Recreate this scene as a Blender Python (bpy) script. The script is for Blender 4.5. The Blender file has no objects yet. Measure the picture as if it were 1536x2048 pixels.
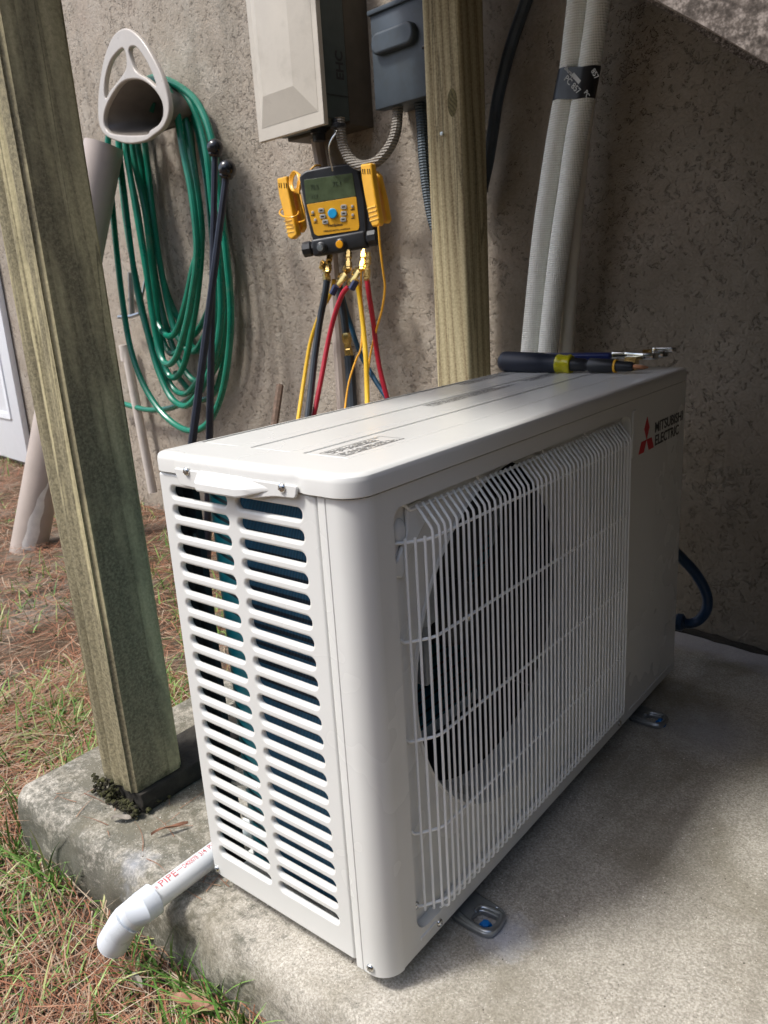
import bpy, bmesh, math, random
from mathutils import Vector, Matrix, noise
random.seed(7)
S = bpy.context.scene
COL = S.collection
R = math.radians

# ------------------------------------------------------------------ camera
CAM = Vector((0.7286187, -0.4968479, 0.7052854))
RT = Vector((0.7790408, 0.6241574, -0.0593525)); DN = Vector((0.1261745, -0.2488015, -0.9603009)); FW = Vector((-0.6141460, 0.7406249, -0.2725793))
FPX = 1582.02
cd = bpy.data.cameras.new('camera'); cam = bpy.data.objects.new('camera', cd); COL.objects.link(cam)
M = Matrix.Identity(4)
for i in range(3):
    M[i][0] = RT[i]; M[i][1] = -DN[i]; M[i][2] = -FW[i]; M[i][3] = CAM[i]
cam.matrix_world = M
cd.sensor_fit = 'VERTICAL'; cd.sensor_height = 36; cd.lens = FPX / 2048 * 36
cd.clip_start = .02; cd.clip_end = 200
cd.dof.use_dof = True; cd.dof.focus_distance = .82; cd.dof.aperture_fstop = 18
S.camera = cam

# ------------------------------------------------------------------ light
SUN = Vector((-.30, -.44, .87)).normalized()
W = bpy.data.worlds.new('World'); S.world = W; W.use_nodes = True
nt = W.node_tree; bg = nt.nodes['Background']
sky = nt.nodes.new('ShaderNodeTexSky'); sky.sky_type = 'NISHITA'; sky.sun_disc = False
sky.sun_elevation = math.asin(SUN.z); sky.sun_rotation = math.atan2(SUN.x, SUN.y)
sky.air_density = 1.0; sky.dust_density = 3.0; sky.ozone_density = 1.0
nt.links.new(sky.outputs[0], bg.inputs[0]); bg.inputs[1].default_value = .15
sl = bpy.data.lights.new('sun', 'SUN'); sl.energy = 2.0; sl.angle = R(9.0); sl.color = (1, .985, .955)
so = bpy.data.objects.new('sun', sl); COL.objects.link(so)
so.rotation_euler = SUN.to_track_quat('Z', 'Y').to_euler()
S.view_settings.view_transform = 'Standard'; S.view_settings.look = 'None'
S.view_settings.exposure = 0.76; S.view_settings.gamma = 1

# ------------------------------------------------------------------ geometry of the place
D, WD, H, LH = .2854, .843, .55, .022          # unit depth (x), length (y), height, lid height
GZ = -.022                                      # slab top
SOIL = -.125
WU = Vector((.99263, -.12110, 0)); WN = Vector((-.12110, -.99263, 0)); WO = Vector((0, 1.09, 0)); UZ = Vector((0, 0, 1))

def ray(px, py):
    return RT * ((px - 768) / FPX) + DN * ((py - 1024) / FPX) + FW
def onplane(px, py, n, o):
    d = ray(px, py); return CAM + d * ((o - CAM).dot(n) / d.dot(n))
def wl(px, py, off=0.0):                        # point on a plane parallel to the stucco wall
    return onplane(px, py, WN, WO + WN * off)
def wuv(px, py, off):
    p = wl(px, py, off) - WO; return (p.dot(WU), p.z)

# ------------------------------------------------------------------ object helpers
ORG = {}
def tag(o, label=None, cat=None, group=None, kind=None):
    if label: o['label'] = label
    if cat: o['category'] = cat
    if group: o['group'] = group
    if kind: o['kind'] = kind
    return o
def thing(name, loc, label, cat, group=None):
    o = bpy.data.objects.new(name, None); COL.objects.link(o)
    o.empty_display_size = .02
    o.location = loc; ORG[o.name] = Vector(loc)
    return tag(o, label, cat, group)
def fin(me, smooth=True, ang=35):
    if smooth:
        me.polygons.foreach_set('use_smooth', [True] * len(me.polygons))
        me.set_sharp_from_angle(angle=R(ang))
def obj(name, bm, mat, parent=None, origin=None, smooth=True, ang=35):
    """bm: bmesh or mesh in world coordinates -> ONE object (child origins sit at the root's origin)"""
    if isinstance(bm, bmesh.types.BMesh):
        me = bpy.data.meshes.new(name); bm.to_mesh(me); bm.free()
    else:
        me = bm; me.name = name
    o = bpy.data.objects.new(name, me); COL.objects.link(o)
    if parent is not None:
        org = ORG[parent.name]; o.parent = parent; ORG[o.name] = org
        me.transform(Matrix.Translation(-org))
    elif origin is not None:
        org = Vector(origin); o.location = org; ORG[o.name] = org
        me.transform(Matrix.Translation(-org))
    else:
        ORG[o.name] = Vector((0, 0, 0))
    for m in (mat if isinstance(mat, list) else [mat]): me.materials.append(m)
    fin(me, smooth, ang)
    return o
def frame(o, u, v, w=None):
    u = Vector(u).normalized(); v = Vector(v).normalized()
    w = u.cross(v) if w is None else Vector(w)
    m = Matrix.Identity(4)
    for i in range(3):
        m[i][0] = u[i]; m[i][1] = v[i]; m[i][2] = w[i]; m[i][3] = o[i]
    return m
WF = lambda off=0: frame(WO + WN * off, WU, UZ)
def box(bm, lo, hi, mat=None, bev=0, seg=2):
    v = [bm.verts.new((x, y, z)) for x in (lo[0], hi[0]) for y in (lo[1], hi[1]) for z in (lo[2], hi[2])]
    fs = []
    for q in ((0, 1, 3, 2), (4, 6, 7, 5), (0, 4, 5, 1), (2, 3, 7, 6), (0, 2, 6, 4), (1, 5, 7, 3)):
        fs.append(bm.faces.new([v[i] for i in q]))
    if bev:
        es = list({e for f in fs for e in f.edges})
        r = bmesh.ops.bevel(bm, geom=es, offset=bev, segments=seg, affect='EDGES', profile=.5)
        v = [x for x in r['verts']]
        v = list({x for x in v} | {x for f in fs if f.is_valid for x in f.verts})
    if mat is not None: bmesh.ops.transform(bm, matrix=mat, verts=[x for x in v if x.is_valid])
    return v
def smoothpath(pts, n=6, closed=False):
    P = [Vector(p) for p in pts]
    if len(P) < 3: return P
    out = []
    m = len(P)
    rng = range(m if closed else m - 1)
    for i in rng:
        p0 = P[(i - 1) % m] if closed or i > 0 else P[0] * 2 - P[1]
        p1 = P[i]; p2 = P[(i + 1) % m]
        p3 = P[(i + 2) % m] if closed or i + 2 < m else P[-1] * 2 - P[-2]
        for k in range(n):
            t = k / n
            out.append(.5 * ((2 * p1) + (p2 - p0) * t + (2 * p0 - 5 * p1 + 4 * p2 - p3) * t * t + (3 * p1 - p0 - 3 * p2 + p3) * t ** 3))
    if not closed: out.append(P[-1])
    return out
def tube(bm, pts, r, seg=10, closed=False, cap=True, n=0):
    P = smoothpath(pts, n, closed) if n else [Vector(p) for p in pts]
    N = len(P); rr = r if isinstance(r, (list, tuple)) else None
    def rad(i):
        if rr is None: return r
        t = i / (N - 1) * (len(rr) - 1); k = min(int(t), len(rr) - 2); return rr[k] + (rr[k + 1] - rr[k]) * (t - k)
    T = []
    for i in range(N):
        a = P[(i - 1) % N] if closed or i > 0 else P[i]; b = P[(i + 1) % N] if closed or i < N - 1 else P[i]
        T.append((b - a).normalized())
    ref = Vector((0, 0, 1)) if abs(T[0].z) < .9 else Vector((1, 0, 0))
    nrm = (ref - T[0] * ref.dot(T[0])).normalized()
    rings = []
    for i in range(N):
        nrm = (nrm - T[i] * nrm.dot(T[i])); nrm.normalize(); b = T[i].cross(nrm)
        rings.append([bm.verts.new(P[i] + (nrm * math.cos(2 * math.pi * k / seg) + b * math.sin(2 * math.pi * k / seg)) * rad(i)) for k in range(seg)])
    for i in range(N if closed else N - 1):
        a = rings[i]; c = rings[(i + 1) % N]
        for k in range(seg):
            bm.faces.new((a[k], a[(k + 1) % seg], c[(k + 1) % seg], c[k]))
    if cap and not closed:
        bm.faces.new(rings[0][::-1]); bm.faces.new(rings[-1])
def lathe(bm, o, axis, prof, seg=16, cap=True):
    """prof: list of (distance along the axis, radius)"""
    axis = Vector(axis).normalized(); o = Vector(o)
    ref = Vector((0, 0, 1)) if abs(axis.z) < .9 else Vector((1, 0, 0))
    a = axis.cross(ref).normalized(); b = axis.cross(a)
    rings = [[bm.verts.new(o + axis * d + (a * math.cos(2 * math.pi * k / seg) + b * math.sin(2 * math.pi * k / seg)) * max(r, 1e-5)) for k in range(seg)] for d, r in prof]
    for i in range(len(rings) - 1):
        for k in range(seg):
            bm.faces.new((rings[i][k], rings[i][(k + 1) % seg], rings[i + 1][(k + 1) % seg], rings[i + 1][k]))
    if cap:
        bm.faces.new(rings[0]); bm.faces.new(rings[-1][::-1])
    bmesh.ops.recalc_face_normals(bm, faces=bm.faces[:])
def ball(bm, c, r, sx=1, sy=1, sz=1, u=14, v=10):
    g = bmesh.ops.create_uvsphere(bm, u_segments=u, v_segments=v, radius=r)
    bmesh.ops.transform(bm, matrix=Matrix.Translation(Vector(c)) @ Matrix.Diagonal((sx, sy, sz, 1)), verts=g['verts'])
def shape(splines, thick, m, bevel=0.0, bseg=2):
    """filled 2-D outline (holes allowed), front face at local z=0, body behind it -> mesh in world coordinates"""
    cu = bpy.data.curves.new('c', 'CURVE'); cu.dimensions = '2D'; cu.fill_mode = 'BOTH'
    for sp in splines:
        s = cu.splines.new('POLY'); s.points.add(len(sp) - 1)
        for i, p in enumerate(sp): s.points[i].co = (p[0], p[1], 0, 1)
        s.use_cyclic_u = True
    cu.extrude = max(thick / 2 - bevel, 1e-5); cu.bevel_depth = bevel; cu.bevel_resolution = bseg; cu.offset = -bevel
    o = bpy.data.objects.new('c', cu); COL.objects.link(o)
    bpy.context.view_layer.update()
    dg = bpy.context.evaluated_depsgraph_get()
    me = bpy.data.meshes.new_from_object(o.evaluated_get(dg), depsgraph=dg)
    bpy.data.objects.remove(o); bpy.data.curves.remove(cu)
    me.transform(m @ Matrix.Translation((0, 0, -thick / 2)))
    me.materials.clear()
    return me
def join(meshes):
    bm = bmesh.new()
    for m in meshes:
        if isinstance(m, bmesh.types.BMesh):
            t = bpy.data.meshes.new('t'); m.to_mesh(t); m.free(); m = t
        bm.from_mesh(m)
    return bm
def rrect(x0, y0, x1, y1, r, n=5):
    pts = []
    rs = r if isinstance(r, (list, tuple)) else [r] * 4
    for (cx, cy, a0, q) in ((x1 - rs[0], y1 - rs[0], 0, rs[0]), (x0 + rs[1], y1 - rs[1], 90, rs[1]), (x0 + rs[2], y0 + rs[2], 180, rs[2]), (x1 - rs[3], y0 + rs[3], 270, rs[3])):
        for k in range(n + 1):
            a = R(a0 + 90 * k / n); pts.append((cx + q * math.cos(a), cy + q * math.sin(a)))
    return pts
def circ(cx, cy, r, n=48):
    return [(cx + r * math.cos(2 * math.pi * k / n), cy + r * math.sin(2 * math.pi * k / n)) for k in range(n)]
def rounded(pts, r, n=4):
    out = []; m = len(pts); P = [Vector(p) for p in pts]
    rs = r if isinstance(r, (list, tuple)) else [r] * m
    for i in range(m):
        a, b, c = P[i - 1], P[i], P[(i + 1) % m]; q = min(rs[i], (a - b).length * .45, (c - b).length * .45)
        s = b + (a - b).normalized() * q; e = b + (c - b).normalized() * q
        for k in range(n + 1):
            t = k / n; out.append(tuple(s * (1 - t) ** 2 + b * 2 * t * (1 - t) + e * t * t))
    return out
def text_mesh(s, x0, y0, x1, y1, m, bold=0.0, lift=.0004):
    """lettering scaled into a rectangle of the local frame m, as thin raised print"""
    cu = bpy.data.curves.new('t', 'FONT'); cu.body = s; cu.offset = bold; cu.resolution_u = 4; cu.extrude = .001
    o = bpy.data.objects.new('t', cu); COL.objects.link(o); bpy.context.view_layer.update()
    dg = bpy.context.evaluated_depsgraph_get()
    me = bpy.data.meshes.new_from_object(o.evaluated_get(dg), depsgraph=dg)
    bpy.data.objects.remove(o); bpy.data.curves.remove(cu)
    xs = [v.co.x for v in me.vertices]; ys = [v.co.y for v in me.vertices]
    ax, bx, ay, by = min(xs), max(xs), min(ys), max(ys)
    for v in me.vertices:
        v.co = Vector((x0 + (v.co.x - ax) / (bx - ax) * (x1 - x0), y0 + (v.co.y - ay) / (by - ay) * (y1 - y0), lift if v.co.z > 0 else .00005))
    me.transform(m); me.materials.clear()
    return me

# ------------------------------------------------------------------ materials
def newmat(name):
    m = bpy.data.materials.new(name); m.use_nodes = True; n = m.node_tree; return m, n, n.nodes['Principled BSDF']
def ramp(n, fac, stops, interp='LINEAR'):
    r = n.nodes.new('ShaderNodeValToRGB'); r.color_ramp.interpolation = interp
    el = r.color_ramp.elements
    while len(el) < len(stops): el.new(.5)
    for e, (p, c) in zip(el, stops):
        e.position = p; e.color = (*c, 1) if len(c) == 3 else c
    n.links.new(fac, r.inputs[0]); return r.outputs[0]
def nz(n, vec, scale, detail=4, rough=.55, dist=0, stretch=None):
    t = n.nodes.new('ShaderNodeTexNoise'); t.inputs['Scale'].default_value = scale; t.inputs['Detail'].default_value = detail
    t.inputs['Roughness'].default_value = rough; t.inputs['Distortion'].default_value = dist
    if stretch:
        mp = n.nodes.new('ShaderNodeMapping'); mp.inputs['Scale'].default_value = stretch; n.links.new(vec, mp.inputs[0]); vec = mp.outputs[0]
    n.links.new(vec, t.inputs['Vector']); return t.outputs['Fac']
def vor(n, vec, scale, feature='F1', rnd=1):
    t = n.nodes.new('ShaderNodeTexVoronoi'); t.feature = feature; t.inputs['Scale'].default_value = scale; t.inputs['Randomness'].default_value = rnd
    n.links.new(vec, t.inputs['Vector']); return t.outputs['Distance']
def mix(n, fac, a, b, mode='MIX'):
    x = n.nodes.new('ShaderNodeMix'); x.data_type = 'RGBA'; x.blend_type = mode
    for i, v in ((0, fac), (6, a), (7, b)):
        if hasattr(v, 'links'): n.links.new(v, x.inputs[i])
        else: x.inputs[i].default_value = v if i == 0 else (*v, 1)
    return x.outputs[2]
def mth(n, op, a, b=0.0, c=None):
    x = n.nodes.new('ShaderNodeMath'); x.operation = op
    for i, v in enumerate((a, b, c)):
        if v is None: continue
        if hasattr(v, 'links'): n.links.new(v, x.inputs[i])
        else: x.inputs[i].default_value = v
    return x.outputs[0]
def bump(n, b, h, strength, dist=.001, prev=None):
    x = n.nodes.new('ShaderNodeBump'); x.inputs['Strength'].default_value = strength; x.inputs['Distance'].default_value = dist
    n.links.new(h, x.inputs['Height'])
    if prev: n.links.new(prev, x.inputs['Normal'])
    n.links.new(x.outputs[0], b.inputs['Normal']); return x.outputs[0]
def oc(n):
    return n.nodes.new('ShaderNodeTexCoord').outputs['Object']
def geo(n):
    return n.nodes.new('ShaderNodeNewGeometry').outputs['Position']
def sep(n, v):
    s = n.nodes.new('ShaderNodeSeparateXYZ'); n.links.new(v, s.inputs[0]); return s.outputs
def pm(name, col, rough=.5, metal=0, var=.12, vscale=30, bs=0.0, bscale=400, bdist=.0004, spec=.5, dirt=None, dscale=9, dlo=.55, dhi=.75):
    m, n, b = newmat(name); c = oc(n)
    f = nz(n, c, vscale, 5, .6)
    lo = tuple(x * (1 - var) for x in col); hi = tuple(min(1, x * (1 + var)) for x in col)
    out = ramp(n, f, [(.3, lo), (.7, hi)])
    if dirt:
        out = mix(n, ramp(n, nz(n, c, dscale, 7, .65), [(dlo, (0, 0, 0)), (dhi, (1, 1, 1))]), out, dirt)
    n.links.new(out, b.inputs['Base Color'])
    n.links.new(ramp(n, nz(n, c, vscale * .7, 4), [(.3, (max(0, rough - .06),) * 3), (.7, (min(1, rough + .06),) * 3)]), b.inputs['Roughness'])
    b.inputs['Metallic'].default_value = metal; b.inputs['Specular IOR Level'].default_value = spec
    if bs: bump(n, b, nz(n, c, bscale, 3, .5), bs, bdist)
    return m

PAINT = pm('white_enamel', (.725, .725, .69), .24, var=.015, vscale=5, bs=.05, bscale=600, bdist=.0002, spec=.45)
_n = PAINT.node_tree; _b = _n.nodes['Principled BSDF']; _src = _b.inputs['Base Color'].links[0].from_socket; _c = oc(_n)
_o = mix(_n, ramp(_n, nz(_n, _c, 7, 6, .7), [(.5, (0, 0, 0)), (.8, (.07, .07, .07))]), _src, (.50, .46, .38))
_o = mix(_n, ramp(_n, vor(_n, _c, 22), [(.014, (.75, .75, .75)), (.022, (0, 0, 0))]), _o, (.20, .17, .12))
_n.links.new(_o, _b.inputs['Base Color'])
PAINT2 = pm('grille_enamel', (.88, .89, .87), .36, var=.02, vscale=8)
STEEL = pm('bright_steel', (.62, .62, .60), .22, 1, var=.1, vscale=90)
GALV = pm('galvanised_steel', (.36, .385, .40), .34, .85, var=.16, vscale=60, bs=.12, bscale=120, bdist=.0006)
CHROME = pm('chrome', (.7, .7, .68), .16, 1, var=.05)
BLACKP = pm('black_plastic', (.018, .02, .024), .42, var=.25, vscale=60, bs=.2, bscale=500, bdist=.0002)
DARKIN = pm('dark_plate', (.02, .028, .034), .5, var=.2)
BLUEBLK = pm('navy_grip', (.012, .018, .035), .5, var=.2, bs=.25, bscale=700, bdist=.0002)
BLUE = pm('blue_plastic', (.0, .13, .42), .38, var=.1)
NAVY = pm('navy_conduit', (.008, .035, .085), .35, var=.2)
BRASS = pm('brass', (.72, .52, .2), .25, 1, var=.15, vscale=120)
YPLAST = pm('yellow_plastic', (.78, .40, .02), .42, var=.08, bs=.2, bscale=500, bdist=.0002, dirt=(.35, .18, .02), dscale=40, dlo=.66, dhi=.85)
YWIRE = pm('orange_wire', (.85, .42, .03), .35, var=.08)
YHOSE = pm('yellow_hose', (.74, .45, .015), .4, var=.1, bs=.2, bscale=300)
RHOSE = pm('red_hose', (.40, .012, .03), .38, var=.12, bs=.2, bscale=300)
BHOSE = pm('black_hose', (.016, .024, .033), .4, var=.2, bs=.2, bscale=300)
TEALH = pm('teal_blue_hose', (.006, .06, .12), .4, var=.2)
GHOSE = pm('green_hose', (.004, .17, .105), .3, var=.22, vscale=14, bs=.15, bscale=200, bdist=.0005, dirt=(.12, .22, .16), dscale=12, dlo=.6, dhi=.85)
HOLDER = pm('taupe_plastic', (.46, .42, .37), .32, var=.05)
PVC = pm('pvc', (.70, .72, .72), .28, var=.03, dirt=(.5, .5, .48), dscale=25, dlo=.66, dhi=.9)
PVCW = pm('pvc_warm', (.84, .80, .70), .4, var=.05)
PIPET = pm('painted_pipe', (.44, .375, .33), .5, var=.08, vscale=10)
METERB = pm('beige_box', (.50, .46, .39), .55, var=.06, vscale=14, dirt=(.3, .27, .22), dscale=7, dlo=.55, dhi=.85)
GREYB = pm('grey_box', (.085, .10, .10), .5, var=.2, vscale=25, dirt=(.04, .04, .035), dscale=9, dlo=.5, dhi=.75)
DISC = pm('slate_box', (.04, .055, .07), .5, var=.15, vscale=20, dirt=(.03, .035, .035), dscale=12, dlo=.5, dhi=.8)
CONDT = pm('grey_conduit', (.20, .18, .15), .6, var=.2)
RUST = pm('rusty_iron', (.13, .085, .06), .8, .2, var=.4, vscale=90, bs=.6, bscale=200)
DOORM = pm('door_paint', (.80, .83, .86), .4, var=.02)
RED = pm('red_print', (.55, .004, .01), .4, var=.03)
INK = pm('black_ink', (.012, .012, .014), .45, var=.05)
REDINK = pm('red_ink', (.50, .10, .11), .5, var=.1)
BROWNP = pm('brown_paint', (.30, .235, .20), .6, var=.1)
DARKW = pm('rotten_sill', (.028, .024, .018), .9, var=.5, vscale=40, bs=.8, bscale=90, bdist=.003)
YAMB, _n, _b = newmat('amber_plastic'); _b.inputs['Base Color'].default_value = (.75, .68, .02, 1); _b.inputs['Roughness'].default_value = .15
_b.inputs['Transmission Weight'].default_value = .45; bump(_n, _b, nz(_n, oc(_n), 90, 2), .5, .002)

def mk_screen():
    m, n, b = newmat('lcd'); c = oc(n)
    n.links.new(ramp(n, nz(n, c, 60, 3), [(.35, (.075, .10, .055)), (.7, (.10, .135, .075))]), b.inputs['Base Color'])
    b.inputs['Roughness'].default_value = .18; return m
LCD = mk_screen()
def mk_coil(name, c0, c1, axis):
    m, n, b = newmat(name); p = geo(n); s = sep(n, p)
    w = mth(n, 'SINE', mth(n, 'MULTIPLY', s[axis], 2 * math.pi / .0022))
    t = mth(n, 'SINE', mth(n, 'MULTIPLY', s[2], 2 * math.pi / .0219))
    base = mix(n, ramp(n, mth(n, 'ADD', mth(n, 'MULTIPLY', w, .5), .5), [(.25, (0, 0, 0)), (.8, (1, 1, 1))]), c0, c1)
    base = mix(n, ramp(n, mth(n, 'ADD', mth(n, 'MULTIPLY', t, .5), .5), [(.86, (0, 0, 0)), (.93, (1, 1, 1))]), base, tuple(x * .25 for x in c0))
    n.links.new(base, b.inputs['Base Color']); b.inputs['Roughness'].default_value = .4; b.inputs['Metallic'].default_value = .2
    bump(n, b, w, .6, .001); return m
COIL = mk_coil('coil_fins', (.004, .05, .13), (.03, .19, .33), 0)
def mk_bend():
    m, n, b = newmat('coil_bend'); p = geo(n); s = sep(n, p)
    v = mth(n, 'ADD', mth(n, 'MULTIPLY', s[2], 1.0), mth(n, 'MULTIPLY', s[0], .25))
    t = mth(n, 'ADD', mth(n, 'MULTIPLY', mth(n, 'SINE', mth(n, 'MULTIPLY', v, 2 * math.pi / .0219)), .5), .5)
    n.links.new(ramp(n, t, [(.0, (.006, .19, .25)), (.86, (.01, .24, .30)), (.94, (.002, .03, .05))]), b.inputs['Base Color'])
    b.inputs['Roughness'].default_value = .35; bump(n, b, t, .4, .001); return m
BEND = mk_bend()

def mk_stucco():
    m, n, b = newmat('stucco'); c = oc(n)
    big = nz(n, c, 2.2, 6, .6); mid = nz(n, c, 9, 6, .6); fine = nz(n, c, 120, 5, .7)
    base = ramp(n, big, [(.30, (.26, .222, .165)), (.5, (.37, .315, .245)), (.72, (.40, .33, .265))])
    base = mix(n, ramp(n, mid, [(.45, (0, 0, 0)), (.75, (1, 1, 1))]), base, (.45, .405, .335))
    base = mix(n, .35, base, ramp(n, fine, [(.3, (.22, .19, .16)), (.7, (.44, .39, .34))]))
    # mildew streaks running down the wall
    st = nz(n, c, 6, 5, .6, stretch=(1, 1, .18))
    base = mix(n, ramp(n, st, [(.56, (0, 0, 0)), (.78, (.7, .7, .7))]), base, (.15, .14, .11))
    # dark pits between the trowelled islands
    isl = nz(n, c, 48, 3, .5, .5); isl2 = nz(n, c, 115, 3, .6, .3); reg = nz(n, c, 5, 3, .5)
    hh_ = mth(n, 'ADD', mth(n, 'ADD', mth(n, 'MULTIPLY', isl, .5), mth(n, 'MULTIPLY', isl2, .5)), mth(n, 'MULTIPLY', mth(n, 'SUBTRACT', reg, .5), .22))
    h = ramp(n, hh_, [(.37, (0, 0, 0)), (.43, (.8, .8, .8)), (.60, (1, 1, 1))])
    base = mix(n, mth(n, 'MULTIPLY', mth(n, 'SUBTRACT', 1.0, h), .17), base, (.14, .12, .10))
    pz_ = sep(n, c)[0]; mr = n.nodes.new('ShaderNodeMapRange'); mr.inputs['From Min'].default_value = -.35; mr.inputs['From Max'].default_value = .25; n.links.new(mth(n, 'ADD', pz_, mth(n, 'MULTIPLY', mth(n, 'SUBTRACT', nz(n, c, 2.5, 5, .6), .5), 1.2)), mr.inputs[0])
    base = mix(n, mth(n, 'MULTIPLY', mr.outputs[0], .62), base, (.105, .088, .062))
    n.links.new(base, b.inputs['Base Color']); b.inputs['Roughness'].default_value = .92; b.inputs['Specular IOR Level'].default_value = .2
    rg = nz(n, c, 13, 4, .6, .8, stretch=(1, 1, 1.6)); rl = ramp(n, mth(n, 'ABSOLUTE', mth(n, 'SUBTRACT', rg, .5)), [(0, (0, 0, 0)), (.012, (1, 1, 1))])
    x = bump(n, b, h, 1.0, .0045)
    x = bump(n, b, nz(n, c, 190, 3, .6), .7, .0025, x)
    x = bump(n, b, rl, .4, .003, x)
    x = bump(n, b, nz(n, c, 18, 4, .6), .6, .006, x)
    bump(n, b, nz(n, c, 420, 3, .7), .5, .0012, x)
    return m
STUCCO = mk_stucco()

def mk_concrete():
    m, n, b = newmat('concrete'); c = geo(n); s = sep(n, c)
    speck = nz(n, c, 330, 5, .8); agg = vor(n, c, 170)
    base = ramp(n, nz(n, c, 5, 6, .62), [(.3, (.33, .30, .25)), (.55, (.43, .40, .34)), (.75, (.47, .44, .385))])
    base = mix(n, .72, base, ramp(n, speck, [(.33, (.13, .12, .095)), (.5, (.42, .39, .33)), (.68, (.78, .74, .65))]))
    base = mix(n, ramp(n, agg, [(.10, (.9, .9, .9)), (.20, (0, 0, 0))]), base, (.60, .565, .49))
    base = mix(n, ramp(n, nz(n, c, 14, 5, .65, .5, stretch=(1.0, .22, 1)), [(.45, (0, 0, 0)), (.7, (.45, .45, .45))]), base, (.22, .20, .16))
    # black mildew: strong at the exposed front edge and towards the lawn end, patchy elsewhere
    edge = mth(n, 'MAXIMUM', ramp(n, s[1], [(0, (0, 0, 0)), (1, (0, 0, 0))]), 0.0)
    mr = n.nodes.new('ShaderNodeMapRange'); mr.inputs['From Min'].default_value = .18; mr.inputs['From Max'].default_value = -.16; n.links.new(s[0], mr.inputs[0])
    mz = n.nodes.new('ShaderNodeMapRange'); mz.inputs['From Min'].default_value = GZ - .004; mz.inputs['From Max'].default_value = GZ - .05; n.links.new(s[2], mz.inputs[0])
    w = mth(n, 'ADD', mth(n, 'MULTIPLY', mr.outputs[0], .115), mth(n, 'MULTIPLY', mz.outputs[0], .05))
    mil = mth(n, 'ADD', mth(n, 'ADD', mth(n, 'MULTIPLY', nz(n, c, 13, 7, .72), .5), mth(n, 'MULTIPLY', nz(n, c, 110, 6, .78), .5)), w)
    lx = n.nodes.new('ShaderNodeMapRange'); lx.inputs['From Min'].default_value = .42; lx.inputs['From Max'].default_value = .12; lx.inputs['To Min'].default_value = .12; n.links.new(s[0], lx.inputs[0])
    base = mix(n, mth(n, 'MULTIPLY', ramp(n, mil, [(.535, (0, 0, 0)), (.64, (.82, .82, .82))]), lx.outputs[0]), base, (.085, .085, .066))
    # old damp stain below the wall side
    st = nz(n, c, 4.2, 6, .62, .6)
    base = mix(n, ramp(n, st, [(.47, (0, 0, 0)), (.66, (.6, .6, .6))]), base, (.17, .15, .10))
    base = mix(n, ramp(n, nz(n, c, 75, 5, .7), [(.56, (0, 0, 0)), (.80, (.35, .35, .35))]), base, (.16, .145, .115))
    base = mix(n, ramp(n, vor(n, c, 34), [(.012, (.8, .8, .8)), (.02, (0, 0, 0))]), base, (.06, .05, .04))
    # pale drilling dust and paint overspray
    def blob(x, y, r, rr):
        dx = mth(n, 'SUBTRACT', s[0], x); dy = mth(n, 'SUBTRACT', s[1], y)
        d = mth(n, 'SQRT', mth(n, 'ADD', mth(n, 'MULTIPLY', dx, dx), mth(n, 'MULTIPLY', dy, dy)))
        d = mth(n, 'ADD', d, mth(n, 'MULTIPLY', mth(n, 'SUBTRACT', nz(n, c, 60, 5), .5), .05))
        q = n.nodes.new('ShaderNodeMapRange'); q.inputs['From Min'].default_value = rr; q.inputs['From Max'].default_value = r; n.links.new(d, q.inputs[0]); return q.outputs[0]
    f = mth(n, 'MAXIMUM', blob(.335, .145, .006, .042), mth(n, 'MULTIPLY', blob(.395, .70, .008, .10), .6))
    f = mth(n, 'MAXIMUM', f, mth(n, 'MULTIPLY', blob(-.13, -.03, .0, .03), .6))
    base = mix(n, mth(n, 'MULTIPLY', f, .62), base, (.50, .53, .60))
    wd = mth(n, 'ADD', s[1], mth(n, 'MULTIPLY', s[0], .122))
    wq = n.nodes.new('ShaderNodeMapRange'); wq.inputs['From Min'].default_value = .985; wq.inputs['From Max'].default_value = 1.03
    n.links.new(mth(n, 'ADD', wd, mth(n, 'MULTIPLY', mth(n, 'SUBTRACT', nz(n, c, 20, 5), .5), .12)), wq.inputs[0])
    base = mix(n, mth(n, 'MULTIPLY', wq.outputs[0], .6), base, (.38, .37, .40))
    n.links.new(base, b.inputs['Base Color']); b.inputs['Roughness'].default_value = .88; b.inputs['Specular IOR Level'].default_value = .25
    x = bump(n, b, speck, .5, .0012)
    bump(n, b, nz(n, c, 60, 5, .7), .5, .003, x)
    return m
CONC = mk_concrete()

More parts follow.
